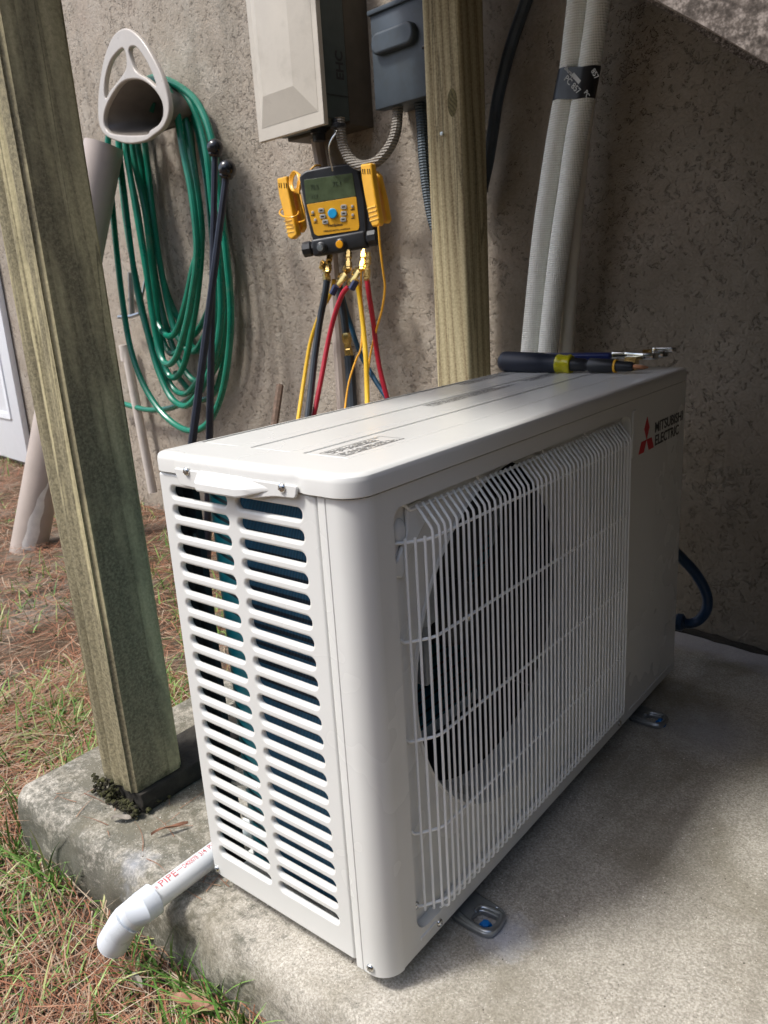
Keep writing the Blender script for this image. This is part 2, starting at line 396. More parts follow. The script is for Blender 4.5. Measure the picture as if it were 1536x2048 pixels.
def mk_wood(name, axis, light, mid, dark, stain, smin, smax, scale=1.0, bs=.5, moss=None, seed=0.0, front=False, coarse=False):
    """weathered timber: growth rings stretched along an axis plus mould patches with their own outline"""
    m, n, b = newmat(name); c = geo(n)
    mp = n.nodes.new('ShaderNodeMapping'); mp.inputs['Location'].default_value = (seed, seed * .7, seed * 1.3); n.links.new(c, mp.inputs[0]); c = mp.outputs[0]
    st = [1, 1, 1]; st[axis] = .045; st = tuple(st)
    st2 = [1, 1, 1]; st2[axis] = .012; st2 = tuple(st2)
    grain = nz(n, c, 150 * scale, 4, .6, .3, stretch=st2)
    ring = n.nodes.new('ShaderNodeTexWave'); ring.wave_type = 'BANDS'; ring.bands_direction = 'DIAGONAL'; ring.wave_profile = 'SAW'
    ring.inputs['Scale'].default_value = 30 * scale; ring.inputs['Distortion'].default_value = 11; ring.inputs['Detail'].default_value = 1.5; ring.inputs['Detail Scale'].default_value = .35
    mp2 = n.nodes.new('ShaderNodeMapping'); mp2.inputs['Scale'].default_value = st; mp2.inputs['Location'].default_value = (.9, .55, 0); n.links.new(c, mp2.inputs[0]); n.links.new(mp2.outputs[0], ring.inputs['Vector'])
    g = mth(n, 'ADD', mth(n, 'MULTIPLY', ring.outputs['Fac'], .62), mth(n, 'MULTIPLY', grain, .38))
    base = ramp(n, g, [(.18, mid), (.42, light), (.62, mid), (.78, dark)])
    ck = nz(n, c, 26 * scale, 2, .5, .2, stretch=tuple(.03 if k == axis else 1 for k in range(3)))
    base = mix(n, ramp(n, mth(n, 'ABSOLUTE', mth(n, 'SUBTRACT', ck, .52)), [(.003, (.85, .85, .85)), (.011, (0, 0, 0))]), base, tuple(x * .3 for x in dark))
    sv = [1, 1, 1]; sv[axis] = .35
    mold = mth(n, 'ADD', mth(n, 'MULTIPLY', nz(n, c, 8, 5, .6, .6, stretch=tuple(sv)), .86), mth(n, 'MULTIPLY', nz(n, c, 120, 5, .75), .16))
    if front:
        pp = sep(n, geo(n)); lx = mth(n, 'ADD', pp[0], mth(n, 'MULTIPLY', pp[2], .014)); q = n.nodes.new('ShaderNodeMapRange'); q.inputs['From Min'].default_value = .040; q.inputs['From Max'].default_value = .0295; n.links.new(pp[1], q.inputs[0])
        q2 = n.nodes.new('ShaderNodeMapRange'); q2.inputs['From Min'].default_value = .125; q2.inputs['From Max'].default_value = .06; n.links.new(pp[1], q2.inputs[0])
        stp = nz(n, c, 42, 3, .6, .3, stretch=(1, 1, .035))
        mold = mth(n, 'ADD', mold, mth(n, 'ADD', mth(n, 'MULTIPLY', q.outputs[0], mth(n, 'SUBTRACT', mth(n, 'MULTIPLY', stp, 1.2), .55)), mth(n, 'SUBTRACT', mth(n, 'MULTIPLY', q2.outputs[0], .25), .165)))
    base = mix(n, ramp(n, mold, [(smin, (0, 0, 0)), (smax, (.9, .9, .9))]), base, stain)
    base = mix(n, .35, base, ramp(n, nz(n, c, 240, 4, .7), [(.35, tuple(x * .55 for x in mid)), (.65, tuple(min(1, x * 1.35) for x in light))]))
    if moss:
        z = sep(n, geo(n))[2]; q = n.nodes.new('ShaderNodeMapRange'); q.inputs['From Min'].default_value = .07; q.inputs['From Max'].default_value = .0; n.links.new(z, q.inputs[0])
        base = mix(n, ramp(n, mth(n, 'ADD', mth(n, 'MULTIPLY', q.outputs[0], .5), mth(n, 'MULTIPLY', nz(n, c, 50, 6, .7), .6)), [(.6, (0, 0, 0)), (.8, (.9, .9, .9))]), base, moss)
    if coarse: base = mix(n, .6, base, ramp(n, nz(n, c, 190, 3, .8), [(.36, (.03, .025, .02)), (.5, (.15, .125, .105)), (.64, (.52, .45, .39))]))
    n.links.new(base, b.inputs['Base Color']); b.inputs['Roughness'].default_value = .85; b.inputs['Specular IOR Level'].default_value = .2
    x = bump(n, b, g, bs, .0015)
    bump(n, b, nz(n, c, 300, 4, .7), .5, .0008, x)
    return m
WOOD1 = mk_wood('weathered_post', 2, (.55, .485, .29), (.41, .36, .21), (.22, .19, .115), (.066, .058, .046), .465, .575, 1.0, .7, moss=(.03, .032, .012), front=True)
WOOD2 = mk_wood('post_wood', 2, (.52, .45, .28), (.36, .295, .17), (.20, .145, .08), (.11, .10, .05), .60, .8, .9, .3, seed=3.0)
WOOD3 = mk_wood('stair_wood', 0, (.17, .14, .12), (.12, .10, .085), (.10, .085, .07), (.06, .052, .04), .42, .58, 1.0, .8, seed=5.0, coarse=True)

def mk_soil():
    m, n, b = newmat('soil'); c = geo(n)
    base = ramp(n, nz(n, c, 16, 7, .7), [(.3, (.06, .04, .027)), (.55, (.14, .093, .063)), (.75, (.22, .165, .12))])
    base = mix(n, .5, base, ramp(n, nz(n, c, 160, 4, .7), [(.3, (.04, .03, .02)), (.7, (.24, .165, .11))]))
    base = mix(n, ramp(n, nz(n, c, 3.5, 4, .6), [(.5, (0, 0, 0)), (.66, (.6, .6, .6))]), base, (.30, .275, .23))
    n.links.new(base, b.inputs['Base Color']); b.inputs['Roughness'].default_value = 1; b.inputs['Specular IOR Level'].default_value = .1
    bump(n, b, nz(n, c, 70, 6, .7), 1, .01); return m
SOILM = mk_soil()
def mk_tint(name, stops, rough=.7, trans=.0):
    m, n, b = newmat(name); a = n.nodes.new('ShaderNodeAttribute'); a.attribute_name = 'tint'
    n.links.new(ramp(n, a.outputs['Fac'], stops), b.inputs['Base Color']); b.inputs['Roughness'].default_value = rough; b.inputs['Specular IOR Level'].default_value = .3
    return m
STRAWM = mk_tint('pine_straw', [(0, (.22, .085, .045)), (.3, (.34, .155, .085)), (.5, (.36, .21, .13)), (.72, (.40, .295, .20)), (.9, (.50, .41, .30)), (1, (.13, .08, .05))])
GRASSM = mk_tint('grass_blade', [(0, (.07, .17, .03)), (.5, (.16, .32, .06)), (.8, (.27, .42, .12)), (1, (.48, .46, .22))], .5)
MOSSM = pm('moss', (.045, .045, .012), .95, var=.5, vscale=90, bs=1, bscale=160, bdist=.004, dirt=(.02, .016, .01), dscale=60, dlo=.45, dhi=.6)

# insulated line-set sleeve: ribbed and woven
def mk_sleeve():
    m, n, b = newmat('ribbed_sleeve'); c = geo(n); s = sep(n, c)
    w = mth(n, 'SINE', mth(n, 'MULTIPLY', s[2], 2 * math.pi / .0042))
    v = mth(n, 'SINE', mth(n, 'MULTIPLY', s[0], 2 * math.pi / .0035))
    base = mix(n, ramp(n, mth(n, 'ADD', mth(n, 'MULTIPLY', w, .5), .5), [(.2, (0, 0, 0)), (.7, (1, 1, 1))]), (.80, .82, .76), (.94, .95, .90))
    base = mix(n, ramp(n, nz(n, c, 12, 5), [(.5, (0, 0, 0)), (.8, (.4, .4, .4))]), base, (.76, .76, .68))
    n.links.new(base, b.inputs['Base Color']); b.inputs['Roughness'].default_value = .6
    x = bump(n, b, w, .5, .001); bump(n, b, v, .25, .001, x); return m
SLEEVE = mk_sleeve()
def mk_flex(name, col):
    m, n, b = newmat(name); s = sep(n, geo(n))
    w = mth(n, 'SINE', mth(n, 'MULTIPLY', s[2], 2 * math.pi / .006))
    n.links.new(mix(n, ramp(n, w, [(.2, (0, 0, 0)), (.9, (1, 1, 1))]), tuple(x * .7 for x in col), tuple(x * 1.2 for x in col)), b.inputs['Base Color'])
    b.inputs['Roughness'].default_value = .55; bump(n, b, w, .8, .002); return m
FLEXB = mk_flex('blue_grey_flex', (.07, .10, .125)); FLEXG = mk_flex('beige_flex', (.25, .225, .19))

# ------------------------------------------------------------------ the setting
# ground sheet with a little relief, reaching out of sight
def gh(x, y):
    h = SOIL + .012 * noise.noise(Vector((x * 6, y * 6, 0))) + .006 * noise.noise(Vector((x * 19, y * 19, 3)))
    h += max(0, min(1, (-x - 1.2) / 2.2)) * .03
    return h
def axis_steps(a, b, lo, hi, fine, coarse):
    v = [a]
    while v[-1] < b:
        x = v[-1]; v.append(x + (fine if lo <= x < hi else min(coarse, (lo - x) if x < lo and lo - x < coarse else coarse)))
    return v
bm = bmesh.new()
xs = axis_steps(-40, 40, -4.5, 2.0, .05, 3); ys = axis_steps(-40, 6, -1.2, 2.0, .05, 3)
g = [[bm.verts.new((x, y, gh(x, y))) for y in ys] for x in xs]
for i in range(len(xs) - 1):
    for j in range(len(ys) - 1): bm.faces.new((g[i][j], g[i + 1][j], g[i + 1][j + 1], g[i][j + 1]))
tag(obj('ground', bm, SOILM), kind='structure')

# concrete slab: worn, rounded rim
def slab():
    bm = bmesh.new()
    prof = [(0.0, -.20), (.0, GZ - .09), (.0005, GZ - .065), (.001, GZ - .045), (.002, GZ - .028), (.004, GZ - .015), (.008, GZ - .007), (.014, GZ - .002), (.022, GZ)]
    x0, y0 = -.455, -.052
    path = []                                    # along the lawn side then the front
    y = 1.3
    while y > y0 + .034: path.append(((x0, y), (1, 0))); y -= .02
    for k in range(9):
        a = R(180 + 90 * k / 8); r = .034
        path.append(((x0 + r + r * math.cos(a), y0 + r + r * math.sin(a)), (-math.cos(a), -math.sin(a))))
    x = x0 + .046
    while x < 1.2: path.append(((x, y0), (0, 1))); x += .012
    for x in (2, 4, 8): path.append(((x, y0), (0, 1)))
    rings = []
    for (p, nn) in path:
        ring = []
        for (d, z) in prof:
            q = Vector((p[0] + nn[0] * d, p[1] + nn[1] * d, z))
            a = noise.noise(q * 22) * .008 + noise.noise(q * 70) * .005
            w = 1 - max(0, (d - .008) / .014)
            q += Vector((nn[0], nn[1], 0)) * (a * w) + Vector((0, 0, min(0, a)) ) * w * .8
            ring.append(bm.verts.new(q))
        rings.append(ring)
    for i in range(len(rings) - 1):
        for k in range(len(prof) - 1): bm.faces.new((rings[i][k], rings[i + 1][k], rings[i + 1][k + 1], rings[i][k + 1]))
    inner = [r[-1] for r in rings]
    for v in inner: v.co.z = GZ
    far = [bm.verts.new((8, 1.3, GZ))]
    bm.faces.new(inner + far)
    bmesh.ops.recalc_face_normals(bm, faces=bm.faces[:])
    return bm
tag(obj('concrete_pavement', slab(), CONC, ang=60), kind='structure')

# unseen ring of foliage added behind the camera to cut low sky light
rnd = random.Random(21); bm = bmesh.new()
for i in range(15000):
    a = R(rnd.uniform(-125, 28)); r = rnd.uniform(8.5, 13.5)
    top = 4.4 + 1.8 * noise.noise(Vector((a * 5, 0, 0)))
    z = rnd.random() ** .8 * top
    c = Vector((r * math.cos(a), r * math.sin(a), z)); q = rnd.uniform(.16, .42)
    if c.y > 1.0 and c.x < 8: continue
    u = Vector((rnd.gauss(0, 1), rnd.gauss(0, 1), rnd.gauss(0, .6))).normalized(); v = u.orthogonal().normalized()
    bm.faces.new([bm.verts.new(c + u * q), bm.verts.new(c + v * q * .5), bm.verts.new(c - u * q), bm.verts.new(c - v * q * .5)])
tag(obj('shade_woods', bm, pm('shade_woods_leaf', (.05, .085, .03), .7, var=.4, vscale=2), smooth=False), 'unseen green foliage added beyond the yard to block low sky light', 'shade_woods', kind='stuff')

# stucco house wall
bm = bmesh.new()
box(bm, (-7, -.4, -.25), (1.6, 5.2, 0), WF(0)); box(bm, (1.6, -.4, -.25), (1.85, 5.2, 1.25), WF(0))  # second box: unseen return wall, added to block sky light from the right
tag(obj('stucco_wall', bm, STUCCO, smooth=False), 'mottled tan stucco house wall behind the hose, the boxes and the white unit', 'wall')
# dark ragged joint where the slab meets the wall, with a lip of spilt mortar
bm = bmesh.new(); pts = []; x = -.5
while x < 2.2:
    q = WO + WU * x + WN * (.009 + .007 * noise.noise(Vector((x * 9, 0, 1)))); q.z = GZ + .004 + .007 * noise.noise(Vector((x * 14, 4, 1))) ; pts.append(q); x += .012
tube(bm, pts, [.0075 + .0045 * noise.noise(Vector((i * .35, 7, 2))) for i in range(len(pts))], 7)
tag(obj('expansion_joint', bm, DARKW), kind='structure')

# ------------------------------------------------------------------ outdoor unit
FRX = frame(Vector((D, 0, 0)), (0, 1, 0), UZ)           # front face, local x = world y
ENDF = frame(Vector((0, 0, 0)), (1, 0, 0), UZ)          # end face, faces -y
TOPF = frame(Vector((0, 0, H)), (0, 1, 0), (-1, 0, 0))  # print on the lid, local x = world y, local y = -x
unit = thing('air_conditioner', (D / 2, WD / 2, 0), 'large white outdoor air conditioner with a wire fan grille, standing on concrete', 'air conditioner')

# end panel with two columns of 22 louvre slots
holes = []
for k in range(22):
    z1 = .5125 - .02195 * k; z0 = z1 - .0122
    for (a, b) in ((.0185, .1095), (.1245, .2165)):
        holes.append(rrect(a, z0, b, z1, .0058, 4))
outl = rounded([(.0, .003), (.2370, .003), (.2370, .527), (.0, .527)], [.014, .004, .004, .004], 4)
obj('louvre_panel', shape([outl] + holes, .0078, ENDF, .0030, 3), PAINT, unit, ang=50)

# wrap-round front casing: corner, face, recess
def corner_strip(bm, z0, z1):
    prof = [(.2380, .0060), (.2384, .0010), (.2392, -.0004), (.2408, -.0012), (.2488, -.0013), (.2494, -.0004), (.2502, -.0004), (.2508, -.0012)]
    r = .026
    for k in range(13):
        a = R(-90 + 90 * k / 12); prof.append((D - r + r * math.cos(a), r - .0012 + r * math.sin(a) + .0006 * k / 12))
    cols = [[bm.verts.new((x, y, z)) for z in (z0, z0 + .004, z1 - .004, z1)] for x, y in prof]
    for a, b in zip(cols[:-1], cols[1:]):
        for k in range(3): bm.faces.new((a[k], b[k], b[k + 1], a[k + 1]))
bm = bmesh.new(); corner_strip(bm, -.001, .527)
corner = bm
RY0, RY1, RZ0, RZ1 = .0505, .612, .024, .5075
face = shape([[(.0252, .001), (WD, .001), (WD, .527), (.0252, .527)], rrect(RY0, RZ0, RY1, RZ1, [.02, .012, .02, .02], 5)], .0125, FRX, 0)
# small raised strip that stiffens the bottom edge right of the recess, and at the corner
strips = join([shape([rrect(a, .013, b, .0175, .0015, 3)], .0022, FRX @ Matrix.Translation((0, 0, .0016)), .0008, 2) for a, b in ((.055, .085), (.635, .825))])
st_me = bpy.data.meshes.new('s'); strips.to_mesh(st_me); strips.free()
tall = shape([rrect(.6165, .44, .628, .512, .003, 3)], .003, FRX @ Matrix.Translation((0, 0, .0018)), .0014, 2)
obj('front_casing', join([corner, face, st_me, tall]), PAINT, unit, ang=40)
# recess floor with the round air outlet, bell-mouth duct
RD = D - .012
FL = frame(Vector((RD, 0, 0)), (0, 1, 0), UZ)
CY, CZ, CR = .3, .2885, .2145
flo = shape([rrect(RY0 - .004, RZ0 - .004, RY1 + .004, RZ1 + .004, .02, 4), circ(CY, CZ, CR, 96)], .001, FL, 0)
bm = join([flo])
prof = [(0, CR + .004), (.0022, CR + .0035), (.003, CR + .0015), (.0015, CR), (-.006, CR - .003), (-.03, CR - .006), (-.058, CR - .006)]
rings = [[bm.verts.new((RD + d, CY + r * math.cos(2 * math.pi * k / 96), CZ + r * math.sin(2 * math.pi * k / 96))) for k in range(96)] for d, r in prof]
for i in range(len(prof) - 1):
    for k in range(96): bm.faces.new((rings[i][k], rings[i][(k + 1) % 96], rings[i + 1][(k + 1) % 96], rings[i + 1][k]))
obj('air_outlet', bm, PAINT, unit, ang=45)
# stiffening shapes in the recess corner (pressed knuckle, folded tab)
bm = bmesh.new()
ball(bm, (RD, RY0 + .022, .478), .011, .55, .8, 1.25)
kn = shape([rounded([(RY0 + .006, .452), (RY0 + .012, .452), (RY0 + .030, .478), (RY0 + .030, .5), (RY0 + .052, .503), (RY0 + .075, .495), (RY0 + .058, .476), (RY0 + .030, .452), (RY0 + .018, .432), (RY0 + .004, .438)], .004, 3)], .0045, FL @ Matrix.Translation((0, 0, .0052)), .0018, 2)
obj('pressed_rib', join([bm, kn]), PAINT, unit, ang=50)

# lid
def lid():
    bm = bmesh.new()
    def outline(off):
        x0, y0, x1, y1 = -.0020 + off, -.0052 + off, D + .0024 - off, WD + .002 - off
        pts = []
        r1, r2 = .028 - off, .012 - off * .6
        yl = y0 + .0022
        def arc(cx, cy, r, a0, n):
            for k in range(n + 1):
                a = R(a0 + 90 * k / n); pts.append((cx + r * math.cos(a), cy + r * math.sin(a)))
        arc(x1 - r1, y0 + r1, r1, 270, 10); arc(x1 - .010, y1 - .010, .010, 0, 5); arc(x0 + .01, y1 - .01, .01, 90, 5)
        arc(x0 + r2, yl + r2, r2, 180, 6)
        for (x, dy) in ((.034, .0022), (.038, .0018), (.043, .0002), (.06, .0), (.09, .0), (.12, .0), (.15, .0), (.18, .0), (.205, .0004), (.213, .0016), (.2185, .0024), (.2225, .0020), (.2265, .0004), (.232, 0)):
            pts.append((x, y0 + dy))
        return pts
    prof = [(.006, .5284), (.0010, .5284), (0, .5292), (0, .5420), (.0004, .5448), (.0014, .5472), (.0032, .5488), (.0058, .5497), (.0085, .55), (.013, .55)]
    rings = []
    for off, z in prof: rings.append([bm.verts.new((x, y, z)) for x, y in outline(off)])
    n = len(rings[0])
    for i in range(len(rings) - 1):
        for k in range(n): bm.faces.new((rings[i][k], rings[i][(k + 1) % n], rings[i + 1][(k + 1) % n], rings[i + 1][k]))
    bmesh.ops.recalc_face_normals(bm, faces=bm.faces[:])
    return bm, outline(.013)
lb, inn = lid()
# top sheet with three long sunk fields
fields = [(.0085, .0725), (.0900, .1520), (.1680, .2310)]
TF = frame(Vector((0, 0, .55)), (1, 0, 0), (0, 1, 0))
hole = [rrect(a, .0555, b, WD - .03, .003, 3) for a, b in fields]
top = shape([inn] + hole, .0012, TF, 0)
fl = []
bmf = bmesh.new()
for a, b in fields:
    o_ = rrect(a, .0555, b, WD - .03, .003, 3); i_ = rrect(a + .0014, .0569, b - .0014, WD - .0314, .002, 3)
    v0 = [bmf.verts.new((x, y, .55)) for x, y in o_]; v1 = [bmf.verts.new((x, y, .5476)) for x, y in i_]
    j_ = rrect(a + .0034, .0589, b - .0034, WD - .0334, .001, 3); v2 = [bmf.verts.new((x, y, .5494)) for x, y in j_]
    n = len(v0)
    for k in range(n):
        bmf.faces.new((v0[k], v0[(k + 1) % n], v1[(k + 1) % n], v1[k])); bmf.faces.new((v1[k], v1[(k + 1) % n], v2[(k + 1) % n], v2[k]))
    bmf.faces.new(v2)
bmesh.ops.recalc_face_normals(bmf, faces=bmf.faces[:])
for f in bmf.faces:
    if len(f.verts) > 6 and f.normal.z < 0: f.normal_flip()
lid_o = obj('lid', join([lb, top, bmf]), PAINT, unit, ang=24)
# apron that hangs over the louvre panel, with the pulled grip
apr = shape([rounded([(.038, .536), (.044, .5185), (.080, .5165), (.100, .5155), (.150, .5155), (.19, .5225), (.2175, .5235), (.221, .536)], .004, 3)], .003, frame(Vector((0, -.0066, 0)), (1, 0, 0), UZ), .0012, 2)
obj('apron', apr, PAINT, unit, ang=40)
bm = bmesh.new()
sec = [(-.002, .5375), (-.0045, .5362), (-.0118, .5272), (-.0128, .5255), (-.0130, .5190), (-.0120, .5172), (-.0085, .5166), (-.004, .5168)]
cols = []
for x, s_ in ((.0745, .0), (.0765, .35), (.079, .8), (.083, 1), (.105, 1), (.125, 1), (.142, .98), (.152, .82), (.163, .5), (.174, .2), (.186, .0)):
    cols.append([bm.verts.new((x, -.0060 + (y + .004) * s_, .531 + (z - .531) * (.25 + .75 * s_))) for y, z in sec])
for a, b in zip(cols[:-1], cols[1:]):
    for k in range(len(sec)): bm.faces.new((a[k], b[k], b[(k + 1) % len(sec)], a[(k + 1) % len(sec)]))
bm.faces.new(cols[0]); bm.faces.new(cols[-1])
bmesh.ops.recalc_face_normals(bm, faces=bm.faces[:])
obj('grip', bm, PAINT, unit, ang=24)

# screws: one mesh, copied
def screw(parent, p, n, r=.0046, name='screw', mat=None):
    bm = bmesh.new(); n = Vector(n).normalized()
    lathe(bm, (0, 0, 0), (0, 0, 1), [(-.001, r), (.0004, r), (.0012, r * .96), (.0022, r * .75), (.0029, r * .4), (.0031, .0006)], 20, cap=False)
    for a in (0, math.pi / 2):
        v = box(bm, (-r * .55, -r * .11, .0024), (r * .55, r * .11, .0034)); bmesh.ops.rotate(bm, verts=v, cent=(0, 0, 0), matrix=Matrix.Rotation(a + .5, 3, 'Z'))
    for f in bm.faces:
        if f.calc_center_median().z > .00235 and len(f.verts) == 4 and f.calc_area() > 1e-7: f.material_index = 0
    q = n.to_track_quat('Z', 'Y').to_matrix().to_4x4()
    bmesh.ops.transform(bm, matrix=Matrix.Translation(Vector(p)) @ q, verts=bm.verts)
    me = bpy.data.meshes.new('s'); bm.to_mesh(me); bm.free()
    return obj(name, me, mat or STEEL, parent, ang=40)
for p, n in (((.0605, -.0068, .5345), (0, -1, 0)), ((.2015, -.0068, .5325), (0, -1, 0)), ((.0075, -.0003, .0125), (0, -1, 0)), ((.2600, -.0015, .0085), (.12, -1, 0)),
             ((RD + .0005, .0645, .047), (1, 0, 0)), ((D + .0003, .0905, .0105), (1, 0, 0)), ((D + .0003, .595, .0115), (1, 0, 0))):
    screw(unit, p, n)

# grille of bent wire
def wires():
    bm = bmesh.new()
    y0, y1, n = .0945, .5815, 46
    XF = D + .0125; XS = D - .007
    for k in range(n + 1):
        y = y0 + (y1 - y0) * k / n
        w = .0007 * math.sin(k * 1.7)
        pts = [(XS + .001, y, .5005), (XS + .0025, y, .4985), (XF - .003, y + w, .4815), (XF - .0008, y + w, .4785), (XF, y + w, .473), (XF, y, .3), (XF, y + w, .15), (XF, y, .043), (XF - .0008, y, .0385), (XF - .003, y, .036), (XF - .0075, y, .0355)]
        tube(bm, pts, .00155, 8)
    # three uprights on the sloping flanks
    for s_ in (0, 1):
        for t in (.12, .42, .73):
            x = XS + (XF - XS) * (t ** .8); y = (.0675 + (y0 - .0675) * t) if s_ == 0 else (.6075 - (.6075 - y1) * t)
            tube(bm, [(x, y, .4725), (x, y, .4), (x, y, .2), (x, y, .0405)], .00155, 8)
    for z in (.4685, .3645, .2525, .1405, .0465):
        xo = -.0021
        pts = [(RD + .001, .0635, z + (.004 if z < .46 else 0)), (XS - .001, .0655, z + .0005), (XS + .003, .0715, z), (XF + xo - .003, y0 - .006, z), (XF + xo, y0 + .004, z), (XF + xo, .3, z), (XF + xo, y1 - .004, z), (XF + xo - .003, y1 + .006, z), (XS + .001, .6035, z), (RD + .001, .6075, z)]
        tube(bm, pts, .00170, 8)
    z = .4975
    tube(bm, [(XS - .003, .0735, .5065), (XS + .001, .078, .503), (XS + .0004, .084, z), (XS + .0004, .3, z), (XS + .0004, .59, z), (XS, .597, .503), (XS - .003, .60, .5065)], .00165, 8)
    for yy in (.205, .352, .47):
        tube(bm, [(XS - .003, yy - .004, .5068), (XS + .0008, yy, .5045), (XS + .002, yy + .0035, .4995)], .0014, 7)
    tube(bm, [(XF - .008, .088, .0355), (XF - .008, .09, .0345), (XF - .008, y1, .0345)], .0012, 7)
    return bm
obj('fan_grille', wires(), PAINT2, unit, ang=60)

# inside: coil, fan, motor stay, rear corner plate
bm = bmesh.new()
def sheet(bm, pts, z0, z1):
    c = [[bm.verts.new((x, y, z)) for z in (z0, z1)] for x, y in pts]
    for a, b in zip(c[:-1], c[1:]): bm.faces.new((a[0], b[0], b[1], a[1]))
arc = [(.059 - .05 * math.sin(R(90 * k / 14)), .082 - .05 * math.cos(R(90 * k / 14))) for k in range(15)]
sheet(bm, [(.262, .0320), (.075, .0320)], .012, .525)
sheet(bm, [(.262, .052), (.262, .032)], .012, .525)
obj('coil', bm, COIL, unit, smooth=False)
bm = bmesh.new(); sheet(bm, [(.0749, .0320)] + arc + [(.009, .63)], .012, .525); sheet(bm, [(.034, .63), (.034, .09), (.07, .056), (.262, .052)], .012, .525)
obj('coil_bend', bm, BEND, unit)
bm = bmesh.new(); box(bm, (.0015, .0275, .006), (.0195, .0285, .527)); box(bm, (.0195, .0275, .006), (.0205, .036, .527)); box(bm, (.0015, .005, .006), (.0025, .0275, .527))
obj('corner_plate', bm, DARKIN, unit, smooth=False)
bm = bmesh.new(); lathe(bm, (.012, .0275, .447), (0, -1, 0), [(0, .004), (.002, .0035), (.003, .001)], 12); obj('rivet', bm, STEEL, unit)
for pp in ([(.05, .030, .13), (.03, .029, .128), (.014, .03, .126)], [(.052, .030, .085), (.032, .030, .083)]):
    bm = bmesh.new(); tube(bm, pp, .0016, 6); obj('coil_clip', bm, PVCW, unit)
bm = bmesh.new(); box(bm, (RD - .060, .150, .335), (RD - .035, .182, .425), bev=.005); box(bm, (RD - .060, .158, .26), (RD - .04, .172, .335), bev=.003)
obj('fan_stay', bm, pm('grey_moulding', (.30, .33, .35), .4), unit, ang=50)
bm = bmesh.new()
box(bm, (.055, .63, .012), (.28, .632, .525)); box(bm, (.045, .058, .5), (.25, .63, .503)); box(bm, (.06, .058, .014), (.255, .62, .017))
box(bm, (RD - .058, RY0, .5005), (RD - .0565, .63, .5275)); box(bm, (.25, .0525, .014), (.2512, .075, .5))
obj('inner_bulkhead', bm, DARKIN, unit, smooth=False)
# fan: three swept blades on a hub
bm = bmesh.new()
HX, HY, HZ = RD - .088, CY, CZ
lathe(bm, (HX - .05, HY, HZ), (1, 0, 0), [(0, .045), (.045, .045), (.055, .04), (.058, .02), (.058, .0)], 28, cap=False)
for b_ in range(3):
    a0 = R(75 + 120 * b_); grid = []
    for i in range(9):
        rr = .04 + (.2 - .04) * i / 8; row = []
        for j in range(9):
            t = j / 8; a = a0 + R(80) * (t - .5) * (.72 + .35 * i / 8) + R(22) * (i / 8) ** 1.5
            row.append(bm.verts.new((HX - .005 - .045 * t + .006 * math.sin(math.pi * t), HY + rr * math.cos(a), HZ + rr * math.sin(a))))
        grid.append(row)
    for i in range(8):
        for j in range(8): bm.faces.new((grid[i][j], grid[i][j + 1], grid[i + 1][j + 1], grid[i + 1][j]))
fan = obj('fan', bm, BLACKP, unit, ang=60)
bm = bmesh.new(); lathe(bm, (HX + .008, HY, HZ), (1, 0, 0), [(0, .008), (.008, .0075), (.01, .004), (.011, 0)], 16, cap=False)
obj('hub_nut', bm, STEEL, unit)
bm = bmesh.new(); box(bm, (.05, .235, .014), (.062, .262, .49)); box(bm, (.05, .335, .014), (.062, .362, .49)); lathe(bm, (.062, CY, CZ), (1, 0, 0), [(0, .055), (.07, .055), (.075, .05)], 24)
obj('motor', bm, DARKIN, unit)
# back, far end and base pan
bm = bmesh.new(); box(bm, (.0, WD - .0012, .004), (D - .013, WD, .527)); box(bm, (.0, .64, .004), (.0012, WD - .002, .527))

obj('far_panel', bm, PAINT, unit, smooth=False)
obj('base_pan', shape([rounded([(.006, .008), (D - .004, .008), (D - .004, WD - .004), (.006, WD - .004)], [.01, .034, .004, .004], 6)], .008, frame(Vector((0, 0, .004)), (1, 0, 0), (0, 1, 0)), .001), PAINT, unit)
# badge
s_ = .0204
cx_, cz_ = .6745, .4585
bmr = []
for th in (90, 210, 330):
    q = [(cx_, cz_)] + [(cx_ + k * s_ * math.cos(R(th + d)), cz_ + k * s_ * math.sin(R(th + d))) for k, d in ((1, -30), (math.sqrt(3), 0), (1, 30))]
    bmr.append(shape([q], .0006, FRX @ Matrix.Translation((0, 0, .0005)), 0))
obj('badge', join(bmr), RED, unit, smooth=False)
obj('badge_lettering', join([text_mesh('MITSUBISHI', .7085, .4628, .8325, .4795, FRX, .018), text_mesh('ELECTRIC', .7105, .4420, .8165, .4590, FRX, .018)]), INK, unit, smooth=False)

# printed notices on the lid
def notice(x0, x1, ya, yb, rows, border, seed, name='notice'):
    rnd = random.Random(seed); bm = bmesh.new(); z0 = .55 - .0006 + .00012
    def quad(a, b, c, d):
        bm.faces.new([bm.verts.new((x, y, z0)) for x, y in ((a, b), (c, b), (c, d), (a, d))])
    if border:
        t = .0010
        quad(x0, ya, x0 + t, yb); quad(x1 - t, ya, x1, yb); quad(x0 + t, ya, x1 - t, ya + t); quad(x0 + t, yb - t, x1 - t, yb)
    h = (x1 - x0 - .004) / rows
    for r_ in range(rows):
        if rows > 6 and r_ % 5 == 4: continue
        x = x0 + .003 + h * r_; y = ya + .004; end = yb - .004 - rnd.random() * (yb - ya) * .25
        while y < end:
            w = .0008 + rnd.random() * .0016
            if rnd.random() < .82:
                a = x + rnd.random() * h * .15; quad(a, y, a + h * .6, y + w)
            y += w + .0005
    o = obj(name, bm, INK, unit, smooth=False); return o
notice(.1835, .2185, .064, .161, 9, True, 1); notice(.094, .118, .355, .60, 5, False, 2); notice(.094, .118, .62, .80, 6, False, 3); notice(.014, .036, .56, .74, 5, False, 4)

